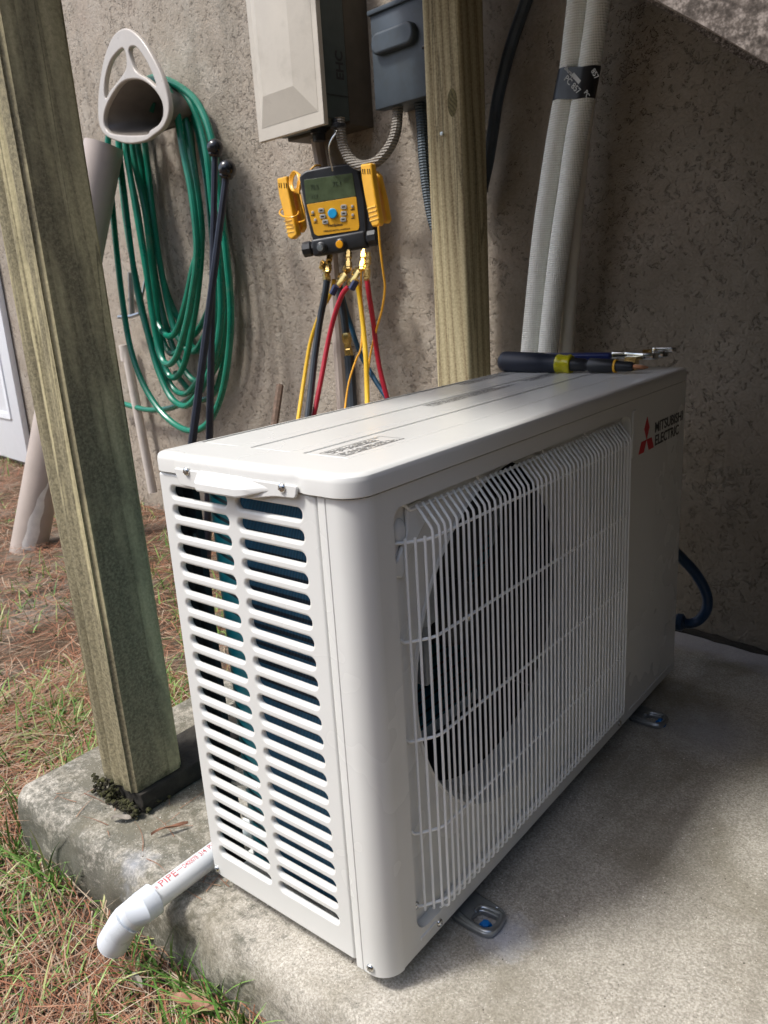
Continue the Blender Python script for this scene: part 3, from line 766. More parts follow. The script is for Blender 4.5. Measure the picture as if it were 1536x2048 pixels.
# mounting feet: pressed flange with an open loop and a blue anchor head
FOOTZ = GZ + .0085
def fpx(l): return [(lambda p: (p.x, p.y))(onplane(x, y, UZ, Vector((0, 0, FOOTZ)))) for x, y in l]
def fbm(dx, dy):
    m = frame(Vector((dx, dy, FOOTZ)), (1, 0, 0), (0, 1, 0))
    out = rounded(fpx([(900, 1800), (925, 1770), (952, 1781), (970, 1795), (987, 1804), (1009, 1819), (1012, 1833), (1001, 1853), (984, 1868), (966, 1867), (936, 1851), (905, 1832)]), .006, 3)
    ho = rounded(fpx([(945, 1832), (956, 1821), (967, 1821), (994, 1833), (993, 1840), (983, 1852), (968, 1853), (945, 1840)]), .003, 3)
    c = fpx([(993.4, 1818)])[0]
    bm = join([shape([out, ho, circ(c[0], c[1], .0026, 14)], .0070, m, .0020, 3)])
    bead = [Vector((x + dx, y + dy, FOOTZ - .001)) for x, y in smooth2(fpx([(918, 1826), (938, 1843), (966, 1860), (983, 1861), (997, 1848), (1003, 1834), (999, 1826), (975, 1815), (960, 1814), (950, 1822)]))]
    tube(bm, bead, .0034, 8)
    rise = fpx([(900, 1800), (925, 1770), (950, 1782), (946, 1800), (925, 1822), (912, 1832)])
    c0 = sum(p[0] for p in rise) / 6 + dx; c1 = sum(p[1] for p in rise) / 6 + dy
    box(bm, (.18, c1 - .036, GZ + .0005), (.272, c1 + .036, -.003), bev=.003)
    return bm
def smooth2(pts, n=4, closed=False):
    return [(p.x, p.y) for p in smoothpath([(x, y, 0) for x, y in pts], n, closed)]
ax0, ay0 = fpx([(971, 1846)])[0]
foot1 = obj('foot', fbm(0, 0), GALV, unit, ang=50)
foot2 = obj('foot', fbm(.0, .533), GALV, unit, ang=50)
def anchor(x, y):
    bm = bmesh.new(); lathe(bm, (x, y, GZ), (.12, -.1, 1), [(0, .0085), (.0035, .0085), (.0048, .0078), (.0055, .006)], 14); lathe(bm, (x, y, GZ + .005), (.12, -.1, 1), [(0, .0052), (.0045, .0050), (.0052, .003)], 6)
    return bm
a1 = obj('concrete_anchor', anchor(ax0, ay0), BLUE, None, origin=(ax0, ay0, GZ), ang=50)
tag(a1, 'blue hex anchor screw head in the galvanised foot nearest the camera', 'screw', 'blue concrete anchors')
a2 = obj('concrete_anchor', anchor(ax0 + .008, ay0 + .538), BLUE, None, origin=(ax0 + .008, ay0 + .538, GZ), ang=50)
tag(a2, 'blue anchor screw head in the far galvanised foot in the shade', 'screw', 'blue concrete anchors')

# ------------------------------------------------------------------ wooden posts and stair
def post(name, x0, y0, x1, y1, z0, z1, mat, lean, grooves, label, worn=.005):
    bm = bmesh.new()
    # cross-section with worn corners
    nseg = 14; sec = []
    def edge(a, b, nrm, face):
        for k in range(nseg):
            t = k / nseg; sec.append((a[0] + (b[0] - a[0]) * t, a[1] + (b[1] - a[1]) * t, nrm, face, t))
    edge((x0, y0), (x1, y0), (0, -1), 'f'); edge((x1, y0), (x1, y1), (1, 0), 'r'); edge((x1, y1), (x0, y1), (0, 1), 'b'); edge((x0, y1), (x0, y0), (-1, 0), 'l')
    rows = []; z = z0
    while z <= z1 + 1e-6:
        row = []
        for (x, y, nn, fc, t) in sec:
            d = 0
            c = min(t, 1 - t) * (x1 - x0)
            if t == 0: px, py = x, y
            d += -worn * max(0, 1 - c / worn) ** 2 * .6
            q = Vector((x * 40, y * 40, z * 3))
            d += .0009 * noise.noise(q)
            if fc == 'f' and grooves:
                for (gt, gd, gw) in grooves:
                    w = gt + .03 * noise.noise(Vector((gt * 9, 0, z * 2.2)))
                    d -= gd * math.exp(-((t - w) / gw) ** 2) * (.75 + .5 * noise.noise(Vector((gt * 5, 3, z * 3))))
            if fc == 'r': d -= .0012 * math.exp(-((t - .42 - .05 * noise.noise(Vector((0, 1, z * 3)))) / .03) ** 2)
            X, Y = x + nn[0] * d, y + nn[1] * d
            if t == 0:
                cx, cy = (x0 + x1) / 2, (y0 + y1) / 2
                X += (cx - x) / abs(cx - x) * worn * .45; Y += (cy - y) / abs(cy - y) * worn * .45
            row.append(bm.verts.new((X + lean[0] * (z - z0), Y + lean[1] * (z - z0), z)))
        rows.append(row); z += .016
    n = len(sec)
    for a, b in zip(rows[:-1], rows[1:]):
        for k in range(n): bm.faces.new((a[k], a[(k + 1) % n], b[(k + 1) % n], b[k]))
    bm.faces.new(rows[0][::-1]); bm.faces.new(rows[-1])
    o = obj(name, bm, mat, None, origin=((x0 + x1) / 2, (y0 + y1) / 2, z0), ang=60)
    return tag(o, label, 'wooden post', 'square stair posts')
p1 = post('wooden_post', -.306, .030, -.217, .120, .012, 2.5, WOOD1, (-.014, 0), [(.30, .010, .075), (.60, .006, .06), (.10, .006, .05), (.84, .004, .035)], 'weathered square post with dark mould and deep grooves in the left foreground', .007)
p2 = post('wooden_post', -.300, .955, -.211, 1.045, GZ, 2.5, WOOD2, (0, 0), [(.3, .0008, .05), (.7, .0008, .05)], 'cleaner greenish square post with a knot, standing behind the unit near the wall', .003)
kx = wl(908, 215, 0)
def on_y(px, py, y): return onplane(px, py, Vector((0, 1, 0)), Vector((0, y, 0)))
bm = bmesh.new(); kp = on_y(905, 205, .955)
ball(bm, kp + Vector((0, .001, 0)), .014, 1, .12, 1.9, 18, 12)
obj('knot', bm, mk_wood('knot_wood', 1, (.20, .17, .08), (.14, .12, .06), (.06, .05, .03), (.05, .045, .03), .5, .7, 2.0, .5), p2)
bm = bmesh.new(); npx = on_y(887, 268, .955); lathe(bm, npx, (0, -1, 0), [(-.004, .0012), (.006, .0012), (.0062, .0042), (.0075, .0038), (.008, .001)], 12)
obj('nail', bm, pm('nail_head', (.6, .68, .68), .4, .3), p2)

bm = bmesh.new()
def rough_board(bm, lo, hi, amp=.002, step=.02, axis=1):
    v = box(bm, lo, hi)
    es = list({e for x in v for e in x.link_edges})
    bmesh.ops.subdivide_edges(bm, edges=es, cuts=6, use_grid_fill=True)
box(bm, (-.302, .036, GZ), (-.208, .50, .011), bev=.002)
bmesh.ops.subdivide_edges(bm, edges=bm.edges[:], cuts=5, use_grid_fill=True)
for v in bm.verts: v.co += Vector((noise.noise(v.co * 60), noise.noise(v.co * 60 + Vector((9, 0, 0))), noise.noise(v.co * 60 + Vector((0, 9, 0))) * .5)) * .004
tag(obj('sill_board', bm, DARKW, None, origin=(-.25, .25, GZ), ang=60), 'black rotten sill board lying on the slab under the foreground post', 'board')
bm = bmesh.new(); rnd = random.Random(5)
for i in range(300):
    t = rnd.random(); x = -.318 + .115 * t; y = .027 + rnd.uniform(-.007, .006) ; z = GZ + .004 + rnd.random() ** 1.5 * (.034 if t < .5 else .014)
    if t > .97: y += rnd.random() * .05
    ball(bm, (x, y, z), rnd.uniform(.0014, .0038), 1.2, 1.2, rnd.uniform(.4, .9), 6, 5)
for v in bm.verts: v.co += Vector((noise.noise(v.co * 300), noise.noise(v.co * 300 + Vector((5, 5, 5))), noise.noise(v.co * 300 + Vector((0, 7, 0))))) * .002
tag(obj('moss', bm, MOSSM, None, origin=(-.27, .027, GZ)), 'dark olive moss clump at the foot of the foreground post', 'moss', kind='stuff')

# stair above the unit: two sloping stringers, treads, risers and a landing on the posts
def Lz(x): return .867 - .7405 * (x - .5175)
stair = thing('staircase', (1.6, .5, GZ), 'weathered wooden staircase whose rough sloping edge crosses the top right corner', 'stairs')
def stringer(y0, y1):
    xs = [-.33 + k * .05 for k in range(int((1.66 + .33) / .05) + 1)]
    bm = bmesh.new(); rows = []
    for x in xs:
        zl = max(Lz(x), GZ); zu = max(Lz(x) + .345, GZ + .05)
        row = []
        for (y, z) in ((y0, zl), (y0, zl + .012), (y0, (zl + zu) / 2), (y0, zu), (y1, zu), (y1, zl)):
            q = Vector((x, y, z)); q += Vector((0, .0015 * noise.noise(q * 30), .0035 * noise.noise(Vector((x * 12, y, z * 2)))))
            row.append(bm.verts.new(q))
        rows.append(row)
    for a, b in zip(rows[:-1], rows[1:]):
        for k in range(6): bm.faces.new((a[k], b[k], b[(k + 1) % 6], a[(k + 1) % 6]))
    bm.faces.new(rows[0]); bm.faces.new(rows[-1]); bmesh.ops.recalc_face_normals(bm, faces=bm.faces[:])
    return obj('stringer', bm, WOOD3, stair, ang=30)
stringer(-.013, .0265); stringer(.99, 1.028)
for k in range(7):
    x = 1.50 - k * .2565; z = Lz(x + .13) + .235
    if x < -.05: break
    bm = bmesh.new(); box(bm, (x, .0275, z), (x + .28, .989, z + .038), bev=.003); obj('tread', bm, WOOD3, stair, ang=30)
    bm = bmesh.new(); box(bm, (x + .262, .028, z - .156), (x + .278, .988, z - .001), bev=.002); obj('riser', bm, WOOD3, stair, ang=30)
for k in range(4):
    bm = bmesh.new(); box(bm, (-.47 + k * .1405, -.012, 1.60), (-.335 + k * .1405, 1.03, 1.638), bev=.003); obj('landing_board', bm, WOOD3, stair, ang=30)
for k in range(6):
    x = .80 + k * .145; ztop = min(Lz(x), Lz(x + .14)) + .02
    if ztop < .1: break
    bm = bmesh.new(); box(bm, (x, .0275, GZ + .002), (x + .14, .046, ztop + .1), bev=.002); obj('shade_skirt_board', bm, WOOD3, stair, ang=30)  # out-of-view boards, added to shade the far part of the unit front
bm = bmesh.new(); box(bm, (-.47, -.012, 1.40), (-.431, 1.03, 1.60), bev=.003); obj('rim_joist', bm, WOOD3, stair, ang=30)

# ------------------------------------------------------------------ things on the wall
def wpoly(px, off): return [wuv(x, y, off) for x, y in px]
def wtube(name, px, offs, r, mat, label, cat, group=None, n=6, seg=10, parent=None, z0=None):
    pts = []
    for i, (x, y) in enumerate(px):
        o = offs if not isinstance(offs, (list, tuple)) else offs[i] if len(offs) == len(px) else offs[0] + (offs[-1] - offs[0]) * i / (len(px) - 1)
        pts.append(wl(x, y, o))
    if z0 is not None:
        d = pts[-1] - pts[-2]; pts.append(Vector((pts[-1].x + d.x * .3, pts[-1].y + d.y * .3, z0)))
    bm = bmesh.new(); tube(bm, pts, r, seg, n=n)
    if parent: return obj(name, bm, mat, parent)
    o = obj(name, bm, mat, None, origin=pts[0]); return tag(o, label, cat, group)

# beige-lidded electrical box: grey body on the wall, pyramid-embossed lid in front
eb = thing('electrical_box', wl(600, 250, 0), 'grey electrical box with a beige raised-panel lid, above the yellow gauge', 'electrical box')
OB = .165
lidpx = [(518, 288), (648, 245), (628, -30), (492, -10)]
A = wpoly(lidpx, OB)
a0, a1 = A[0][0], A[1][0]; b0 = (A[0][1] + A[1][1]) / 2; b1 = b0 + .42
bm = bmesh.new()
box(bm, (a0, b0, -.014), (a1, b1, -.0005), WF(OB), .0015)
def lip(bm, x0, y0, x1, y1, h0, x2, y2, x3, y3, h1, F):
    lo = [bm.verts.new(F @ Vector(p)) for p in ((x0, y0, h0), (x1, y0, h0), (x1, y1, h0), (x0, y1, h0))]
    hi = [bm.verts.new(F @ Vector(p)) for p in ((x2, y2, h1), (x3, y2, h1), (x3, y3, h1), (x2, y3, h1))]
    for k in range(4): bm.faces.new((lo[k], lo[(k + 1) % 4], hi[(k + 1) % 4], hi[k]))
    bm.faces.new(hi)
lip(bm, a0 + .018, b0 + .03, a1 - .018, b1 - .03, 0, a0 + .052, b0 + .095, a1 - .085, b1 - .085, .014, WF(OB))
bmesh.ops.recalc_face_normals(bm, faces=bm.faces[:])
obj('lid', bm, METERB, eb, smooth=False)
rb = wuv(742, 236, .0); q2_ = wuv(697, 226, .075)
bm = bmesh.new(); box(bm, (a0 + .005, b0 + .014, -.084), (a1 - .002, b1 - .004, -.0145), WF(OB), .002)
obj('front_body', bm, pm('teal_grey_box', (.045, .062, .06), .5, var=.15), eb, smooth=False)
bm = bmesh.new(); box(bm, (a0 + .012, b0 + .006, -OB + .001), (a1 - .004, b1 - .002, -.0845), WF(OB), .002); obj('rear_body', bm, pm('brown_grey_box', (.075, .062, .045), .6, var=.15), eb, smooth=False)
bm = bmesh.new(); box(bm, (a1 - .0018, b0 + .064, -.083), (a1 - .0008, b0 + .066, -.016), WF(OB)); obj('panel_seam', bm, INK, eb, smooth=False)
# black lettering up the side of the box
SF = frame(WO + WU * (a1 - .0018) + WN * .081, WN, UZ)
obj('side_lettering', text_mesh('EHC', 0, 0, .060, .024, SF @ Matrix.Translation((.034, b0 + .10, 0)) @ Matrix.Rotation(R(90), 4, 'Z'), .03), INK, eb, smooth=False)
bm = bmesh.new()
c0 = wl(676, 243, .12); c0.z = b0 + .013
lathe(bm, c0, (0, 0, -1), [(0, .016), (.008, .016), (.010, .019), (.018, .019), (.02, .012), (.034, .012)], 18)
obj('conduit_fitting', bm, BLACKP, eb); bm = bmesh.new()
c1 = wl(637, 262, .10); c1.z = b0 + .013
lathe(bm, c1, (0, 0, -1), [(0, .02), (.012, .02), (.014, .016), (.03, .016)], 18)
obj('conduit_fitting', bm, BLACKP, eb)

ds = thing('disconnect_box', wl(800, 200, 0), 'slate grey disconnect box with an embossed oval on its cover, beside the greenish post', 'electrical box')
OD = .10
B = wpoly([(750, 216), (856, 196), (742, 28)], OD); x0, x1 = B[0][0], B[1][0]; y0, y1 = (B[0][1] + B[1][1]) / 2, B[2][1]
bm = bmesh.new(); box(bm, (x0, y0, -.03), (x1, y1, 0), WF(OD), .003); box(bm, (x0 + .004, y0 + .004, -OD + .001), (x1 - .004, y1 - .003, -.0305), WF(OD), .003)
box(bm, (x0 - .004, y1 - .004, -OD + .002), (x1 + .002, y1 + .006, .006), WF(OD), .002)
obj('case', bm, DISC, ds, ang=30)
O = wpoly([(752, 75), (835, 50), (838, 95), (757, 110)], OD)
ox0, ox1 = x0 + .012, x1 - .022; oy0, oy1 = O[3][1] - .004, O[0][1] + .004
me = shape([rrect(ox0, oy0, ox1, oy1, (oy1 - oy0) * .46, 8)], .02, WF(OD) @ Matrix.Translation((0, 0, .016)), .006, 4)
obj('oval_boss', me, DISC, ds, ang=50)
bm = bmesh.new(); pz = wl(853, 92, OD) ; lathe(bm, pz, WU, [(-.01, .004), (.006, .004)], 10)
obj('latch', bm, BLACKP, ds)

wtube('flexible_conduit', [(679, 236), (681, 262), (688, 295), (704, 322), (728, 332), (755, 322), (778, 296), (792, 262), (796, 212)], [.12, .12, .115, .11, .105, .10, .09, .08, .07], .0125, FLEXG, 'beige flexible conduit hanging in a U between the two electrical boxes', 'conduit')
wtube('flexible_conduit', [(838, 195), (844, 250), (849, 330), (857, 395), (866, 440), (880, 490), (888, 560)], [.05, .05, .05, .045, .04, .035, .035], .0125, FLEXB, 'blue-grey flexible conduit running from the slate box down behind the greenish post', 'conduit')
wtube('conduit', [(1068, -40), (1046, 20), (1018, 105), (996, 195), (985, 268), (975, 330), (955, 420)], .03, .0125, DISC, 'dark slate conduit slanting down behind the right side of the greenish post', 'conduit')
wtube('pvc_riser', [(630, 258), (636, 290), (655, 420), (679, 710), (688, 850)], .035, .0165, PIPET, 'thin wall-coloured pipe running straight down behind the gauge hoses', 'pipe', z0=GZ)

# drip hook that carries the gauge
bm = bmesh.new()
tube(bm, [wl(667, 250, .12), wl(674, 262, .135), wl(663, 280, .14), wl(658, 300, .135), wl(663, 330, .125), wl(665, 342, .12)], .0022, 7, n=5)
tag(obj('wire_hook', bm, STEEL, None, origin=wl(667, 250, .12)), 'thin bright wire hook from which the yellow and black gauge hangs', 'hook')

# ------------------------------------------------------------------ digital manifold gauge
gg = thing('gauge_manifold', wl(665, 480, .08), 'black and yellow digital gauge with a green screen, hanging under the electrical boxes', 'gauge')
GN = Matrix.Rotation(R(33), 3, 'Z') @ WN; GU = Matrix.Rotation(R(33), 3, 'Z') @ WU
GO = wl(665, 420, .12)
GF = frame(GO, GU, UZ)
def gp(px):
    out = []
    for x, y in px:
        p = onplane(x, y, GN, GO) - GO; out.append((p.dot(GU), p.z))
    return out
case = rounded(gp([(597, 352), (610, 341), (660, 331), (706, 325), (716, 333), (730, 400), (735, 474), (640, 484), (624, 480), (612, 430)]), .008, 4)
obj('case', shape([case], .042, GF, .005, 3), BLACKP, gg, ang=50)
sidep = rounded(gp([(704, 328), (720, 330), (742, 352), (748, 470), (730, 480), (722, 400)]), .004, 3)
obj('side_boot', shape([sidep], .05, GF @ Matrix.Translation((0, 0, -.004)), .004, 2), BLACKP, gg, ang=50)
obj('screen', shape([rounded(gp([(608, 360), (705, 346), (712, 392), (613, 408)]), .003, 3)], .002, GF @ Matrix.Translation((0, 0, .0012)), .0004), LCD, gg, ang=40)
obj('keypad', shape([rounded(gp([(613.5, 409), (712.5, 393), (719, 452), (717, 460), (636, 472), (629, 468)]), .003, 3)], .002, GF @ Matrix.Translation((0, 0, .0012)), .0004), YPLAST, gg, ang=40)
def btn(px, w, h, mat, name='button'):
    c = gp([px])[0]
    obj(name, shape([rrect(c[0] - w / 2, c[1] - h / 2, c[0] + w / 2, c[1] + h / 2, h * .3, 3)], .003, GF @ Matrix.Translation((0, 0, .0035)), .0009, 2), mat, gg, ang=50)
BTN = pm('button_grey', (.38, .38, .36), .5, var=.1)
for px in ((643, 421), (646, 433), (651, 444), (688, 414), (688, 427), (687, 439)): btn(px, .0150, .0105, BTN)
for px in ((626, 425), (631, 440), (705, 413), (706, 430)): btn(px, .0065, .0065, BTN)
c = gp([(666, 427)])[0]
obj('round_button', shape([circ(c[0], c[1], .0118, 24)], .006, GF @ Matrix.Translation((0, 0, .0065)), .002, 3), pm('round_blue', (.02, .36, .72), .35), gg, ang=60)
tl = gp([(657, 455), (686, 450)])
LF = GF @ Matrix.Translation((tl[0][0], tl[0][1] - .001, .0014))
gmat = Matrix.Rotation(R(1.5), 4, 'Z')
prints = [text_mesh('Fieldpiece', 0, 0, .037, .0085, LF @ gmat, .01)]
obj('small_lettering', text_mesh('WIRELESS DIGITAL MANIFOLD', -.014, -.0085, .055, -.0050, LF @ gmat, .0), INK, gg, smooth=False)
for px in ((643, 421), (646, 433), (651, 444), (688, 414), (688, 427), (687, 439)):
    cc = gp([px])[0]; prints.append(shape([rrect(cc[0] - .004, cc[1] - .0015, cc[0] + .004, cc[1] + .0015, .0008, 2)], .0004, GF @ Matrix.Translation((0, 0, .0038)), 0))
for px in ((626, 431), (631, 446), (705, 419.5), (706, 436.5)):
    cc = gp([px])[0]; prints.append(shape([rrect(cc[0] - .0045, cc[1] - .0010, cc[0] + .0045, cc[1] + .0010, .0005, 2)], .0004, GF @ Matrix.Translation((0, 0, .0017)), 0))
obj('lettering', join(prints), INK, gg, smooth=False)
# faint dark digits on the screen
LCDD = pm('lcd_digit', (.05, .07, .04), .4)
for (s_, p0, w_, h_) in (('78.0', (622, 380), .020, .012), ('76.1', (666, 374), .020, .012), ('117', (624, 397), .016, .008), ('0.0', (688, 364), .012, .008)):
    cc = gp([p0])[0]; obj('digits', text_mesh(s_, cc[0], cc[1], cc[0] + w_, cc[1] + h_, GF @ Matrix.Translation((0, 0, .0016)), .0), LCDD, gg, smooth=False)
# manifold block with side knobs, sight glass, valve stems
mbl = onplane(608, 500, GN, GO - GN * .012); mbr = onplane(755, 474, GN, GO - GN * .012)
ax = (mbr - mbl).normalized(); up = UZ
MFm = frame(mbl, ax, (UZ - ax * ax.z).normalized())
L_ = (mbr - mbl).length
bm = bmesh.new(); box(bm, (.026, -.021, -.022), (L_ - .026, .020, .016), MFm, .006, 3)
obj('manifold_block', bm, BLACKP, gg, ang=50)
bm = bmesh.new(); lathe(bm, MFm @ Vector((-.002, 0, 0)), ax, [(0, .014), (.003, .019), (.022, .019), (.027, .014), (.032, .014)], 9)
obj('valve_knob', bm, BLACKP, gg, ang=30)
bm = bmesh.new(); lathe(bm, MFm @ Vector((L_ + .0, 0, 0)), -ax, [(0, .014), (.003, .0195), (.022, .0195), (.027, .014), (.032, .014)], 9)
obj('valve_knob', bm, BLACKP, gg, ang=30)
fw = GN
for (xx, mt, r_) in ((L_ * .27, pm('port_grey', (.3, .33, .35), .3, .6), .0085), (L_ * .53, pm('sight_orange', (.85, .38, .01), .3), .0095)):
    bm = bmesh.new(); c = MFm @ Vector((xx, -.004, .016)); lathe(bm, c, fw, [(-.002, .014), (.006, .014), (.008, .011), (.014, .011), (.0145, r_)], 16)
    obj('port_collar', bm, BLACKP, gg, ang=40)
    bm = bmesh.new(); lathe(bm, c, fw, [(.0146, r_), (.0168, r_ * .85), (.0172, .001)], 16); obj('sight_glass', bm, mt, gg, ang=50)
# brass ports and angled valve fittings
def fitting(p, q, r, name='brass_fitting', mat=BRASS, par=gg):
    bm = bmesh.new(); p = Vector(p); q = Vector(q); d = (q - p); L = d.length; n = d / L
    lathe(bm, p, n, [(0, r * .75), (L * .12, r * .75), (L * .14, r * 1.15), (L * .42, r * 1.15), (L * .45, r * .8), (L * .6, r * .8), (L * .63, r * 1.2), (L * .9, r * 1.2), (L * .93, r), (L, r)], 6)
    return obj(name, bm, mat, par, ang=30)
for a, b, r in (((660, 505), (656, 545), .0075), ((650, 525), (655, 566), .0085), ((697, 500), (697, 540), .0075), ((697, 530), (684, 562), .0085), ((728, 500), (724, 540), .0075), ((716, 535), (698, 574), .0085), ((737, 505), (733, 560), .007), ((682, 548), (678, 566), .007), ((645, 522), (642, 536), .005)):
    fitting(wl(*a, .10), wl(*b, .125), r)
LGRIP = pm('navy_grip_small', (.02, .03, .09), .5)
for a, b in (((692, 548), (676, 572)), ((719, 542), (703, 566))):
    bm = bmesh.new(); P, Q = wl(*a, .135), wl(*b, .140); d = (Q - P).normalized(); m_ = frame(P, d, WN.cross(d).normalized()); box(bm, (0, -.0075, -.002), ((Q - P).length, .0075, .002), m_, .002)
    obj('valve_lever', bm, BRASS, gg, ang=40)
for a, b in (((672, 572), (664, 588)), ((712, 562), (703, 578))):
    bm = bmesh.new(); tube(bm, [wl(*a, .135), wl(*b, .14)], .009, 8); obj('lever_grip', bm, LGRIP, gg)

# temperature clamps clipped at both sides of the gauge
def clamp(name, front, back, off, label, ribs, group):
    t = thing(name, wl(front[0][0], front[0][1], off), label, 'clamp', group)
    f = rounded(wpoly(front, off), .004, 3); obj('jaw', shape([f], .018, WF(off), .004, 3), YPLAST, t, ang=50)
    b = rounded(wpoly(back, off - .03), .004, 3); obj('jaw', shape([b], .016, WF(off - .03), .003, 2), YPLAST, t, ang=50)
    bm = bmesh.new()
    for (p, q) in ribs: tube(bm, [wl(*p, off + .0005), wl(*q, off + .0005)], .0013, 6)
    obj('grip_rib', bm, pm('rib_yellow', (.85, .55, .12), .4), t)
    bm = bmesh.new(); fx, fy = front[0]
    for dx in (5, 9, 15, 19): tube(bm, [wl(fx + dx, fy + 9, off + .0005), wl(fx + dx + 1, fy + 19, off + .0005)], .0012, 5)
    obj('vent_mark', bm, INK, t); return t
clamp('temperature_clamp', [(553, 357), (572, 352), (576, 385), (585, 430), (593, 470), (583, 479), (575, 475), (566, 425), (557, 390)], [(570, 375), (590, 378), (602, 420), (606, 455), (600, 466), (592, 462), (584, 430), (572, 400)], .125,
      'yellow pipe clamp left of the gauge with its orange lead wound round it', [((568, 443), (583, 440)), ((570, 450), (585, 448)), ((571, 457), (587, 455)), ((573, 465), (588, 463))], 'yellow pipe clamps on the gauge')
clamp('temperature_clamp', [(720, 329), (741, 326), (745, 360), (751, 400), (759, 445), (756, 452), (744, 454), (738, 440), (729, 395), (723, 360)], [(745, 340), (756, 350), (768, 400), (775, 440), (770, 448), (762, 444), (754, 400), (746, 370)], .135,
      'larger yellow pipe clamp on the right side of the gauge, its lead hanging straight down', [((735, 417), (751, 412)), ((737, 425), (753, 420)), ((738, 434), (754, 429)), ((740, 442), (757, 437))], 'yellow pipe clamps on the gauge')
# leads
pts = []
for k in range(5 * 10):
    a = 2 * math.pi * k / 10; t = k / 50
    pts.append(wl(581 + 6 + 9 * math.cos(a) + 8 * t, 362 + 20 * math.sin(a) + 4 * t, .128 + .008 * math.sin(a + 1)))
bm = bmesh.new(); tube(bm, pts, .0019, 6, n=2)
tube(bm, [wl(*q) for q in ((600, 385, .13), (605, 410, .135), (611, 435, .13), (606, 442, .12), (590, 446, .10))], .0021, 6, n=6)
tube(bm, [wl(*q) for q in ((641, 331, .10), (630, 332, .12), (618, 344, .13), (606, 358, .14), (600, 370, .14), (598, 388, .14))], .0024, 6, n=6)
tube(bm, [wl(566 + 19 * math.cos(a) + 12, 425 + 10 * math.sin(a), .11 + .03 * math.sin(a)) for a in [i * 2 * math.pi / 16 for i in range(16)]], .0021, 6, closed=True)
tag(obj('sensor_lead', bm, YWIRE, None, origin=wl(600, 385, .13)), 'orange lead coiled several turns round the left yellow clamp', 'cable', 'orange sensor leads')
wtube('sensor_lead', [(757, 452), (760, 490), (766, 540), (770, 575), (765, 615), (757, 645), (745, 690), (737, 735), (733, 800), (732, 840)], [.135, .13, .12, .11, .10, .09, .08, .09, .14, .2], .0027, YWIRE, 'orange lead hanging in a slack curve from the right yellow clamp', 'cable', 'orange sensor leads')
wtube('sensor_lead', [(724, 500), (722, 560), (724, 640), (722, 695), (712, 720), (699, 760), (692, 800), (688, 840)], [.1, .1, .10, .12, .13, .15, .17, .2], .0024, YWIRE, 'orange lead that swings left in front of the thick black hose', 'cable', 'orange sensor leads')

# charging hoses
hz = [
 ('black_hose', BHOSE, [(654, 560), (650, 590), (640, 640), (630, 710), (622, 780), (614, 850)], [.125, .13, .14, .17, .21, .26], .0088, 'black charging hose at the left, the nearest one under the gauge'),
 ('red_hose', RHOSE, [(697, 573), (684, 590), (668, 635), (655, 690), (642, 760), (626, 840)], [.128, .135, .145, .16, .19, .23], .0064, 'red charging hose curving down to the left from the brass valves'),
 ('yellow_hose', YHOSE, [(668, 560), (660, 590), (644, 620), (622, 680), (608, 760), (596, 840)], [.1, .095, .09, .10, .14, .2], .0055, 'yellow charging hose emerging left of the black hose'),
 ('yellow_hose', YHOSE, [(713, 560), (720, 600), (727, 660), (732, 720), (734, 780), (735, 840)], [.11, .11, .12, .14, .16, .2], .0062, 'yellow charging hose hanging straight beside the red one on the right'),
 ('red_hose', RHOSE, [(734, 558), (738, 590), (746, 640), (752, 690), (760, 740), (775, 800), (782, 830)], [.10, .10, .09, .08, .08, .08, .08], .0064, 'red charging hose on the right that drifts towards the post'),
 ('blue_hose', TEALH, [(684, 590), (692, 620), (703, 655), (722, 710), (750, 760), (776, 800), (790, 830)], [.10, .09, .08, .08, .08, .08, .08], .0064, 'dark blue charging hose slanting down to the right across the others'),
 ('black_hose', BHOSE, [(677, 570), (682, 600), (688, 635), (692, 668)], [.11, .11, .11, .11], .0098, 'short thick black hose ending in a brass coupling'),
 ('black_hose', BHOSE, [(698, 712), (701, 750), (704, 800), (707, 850)], [.11, .115, .13, .15], .0135, 'thick black hose that rises from behind the unit to the brass coupling'),
]
for nm, mt, px, of, r, lb in hz:
    wtube('charging_hose', px, of, r, mt, lb, 'hose', 'charging hoses of the gauge', n=8)
bm = bmesh.new(); lathe(bm, wl(692, 666, .11), (wl(699, 716, .11) - wl(692, 666, .11)), [(0, .0105), (.006, .012), (.022, .012), (.026, .0095), (.04, .0095), (.042, .011), (.058, .011), (.075, .008)], 6)
tag(obj('brass_coupling', bm, BRASS, None, origin=wl(692, 666, .11), ang=30), 'small brass coupling joining two thick black hoses under the gauge', 'fitting')

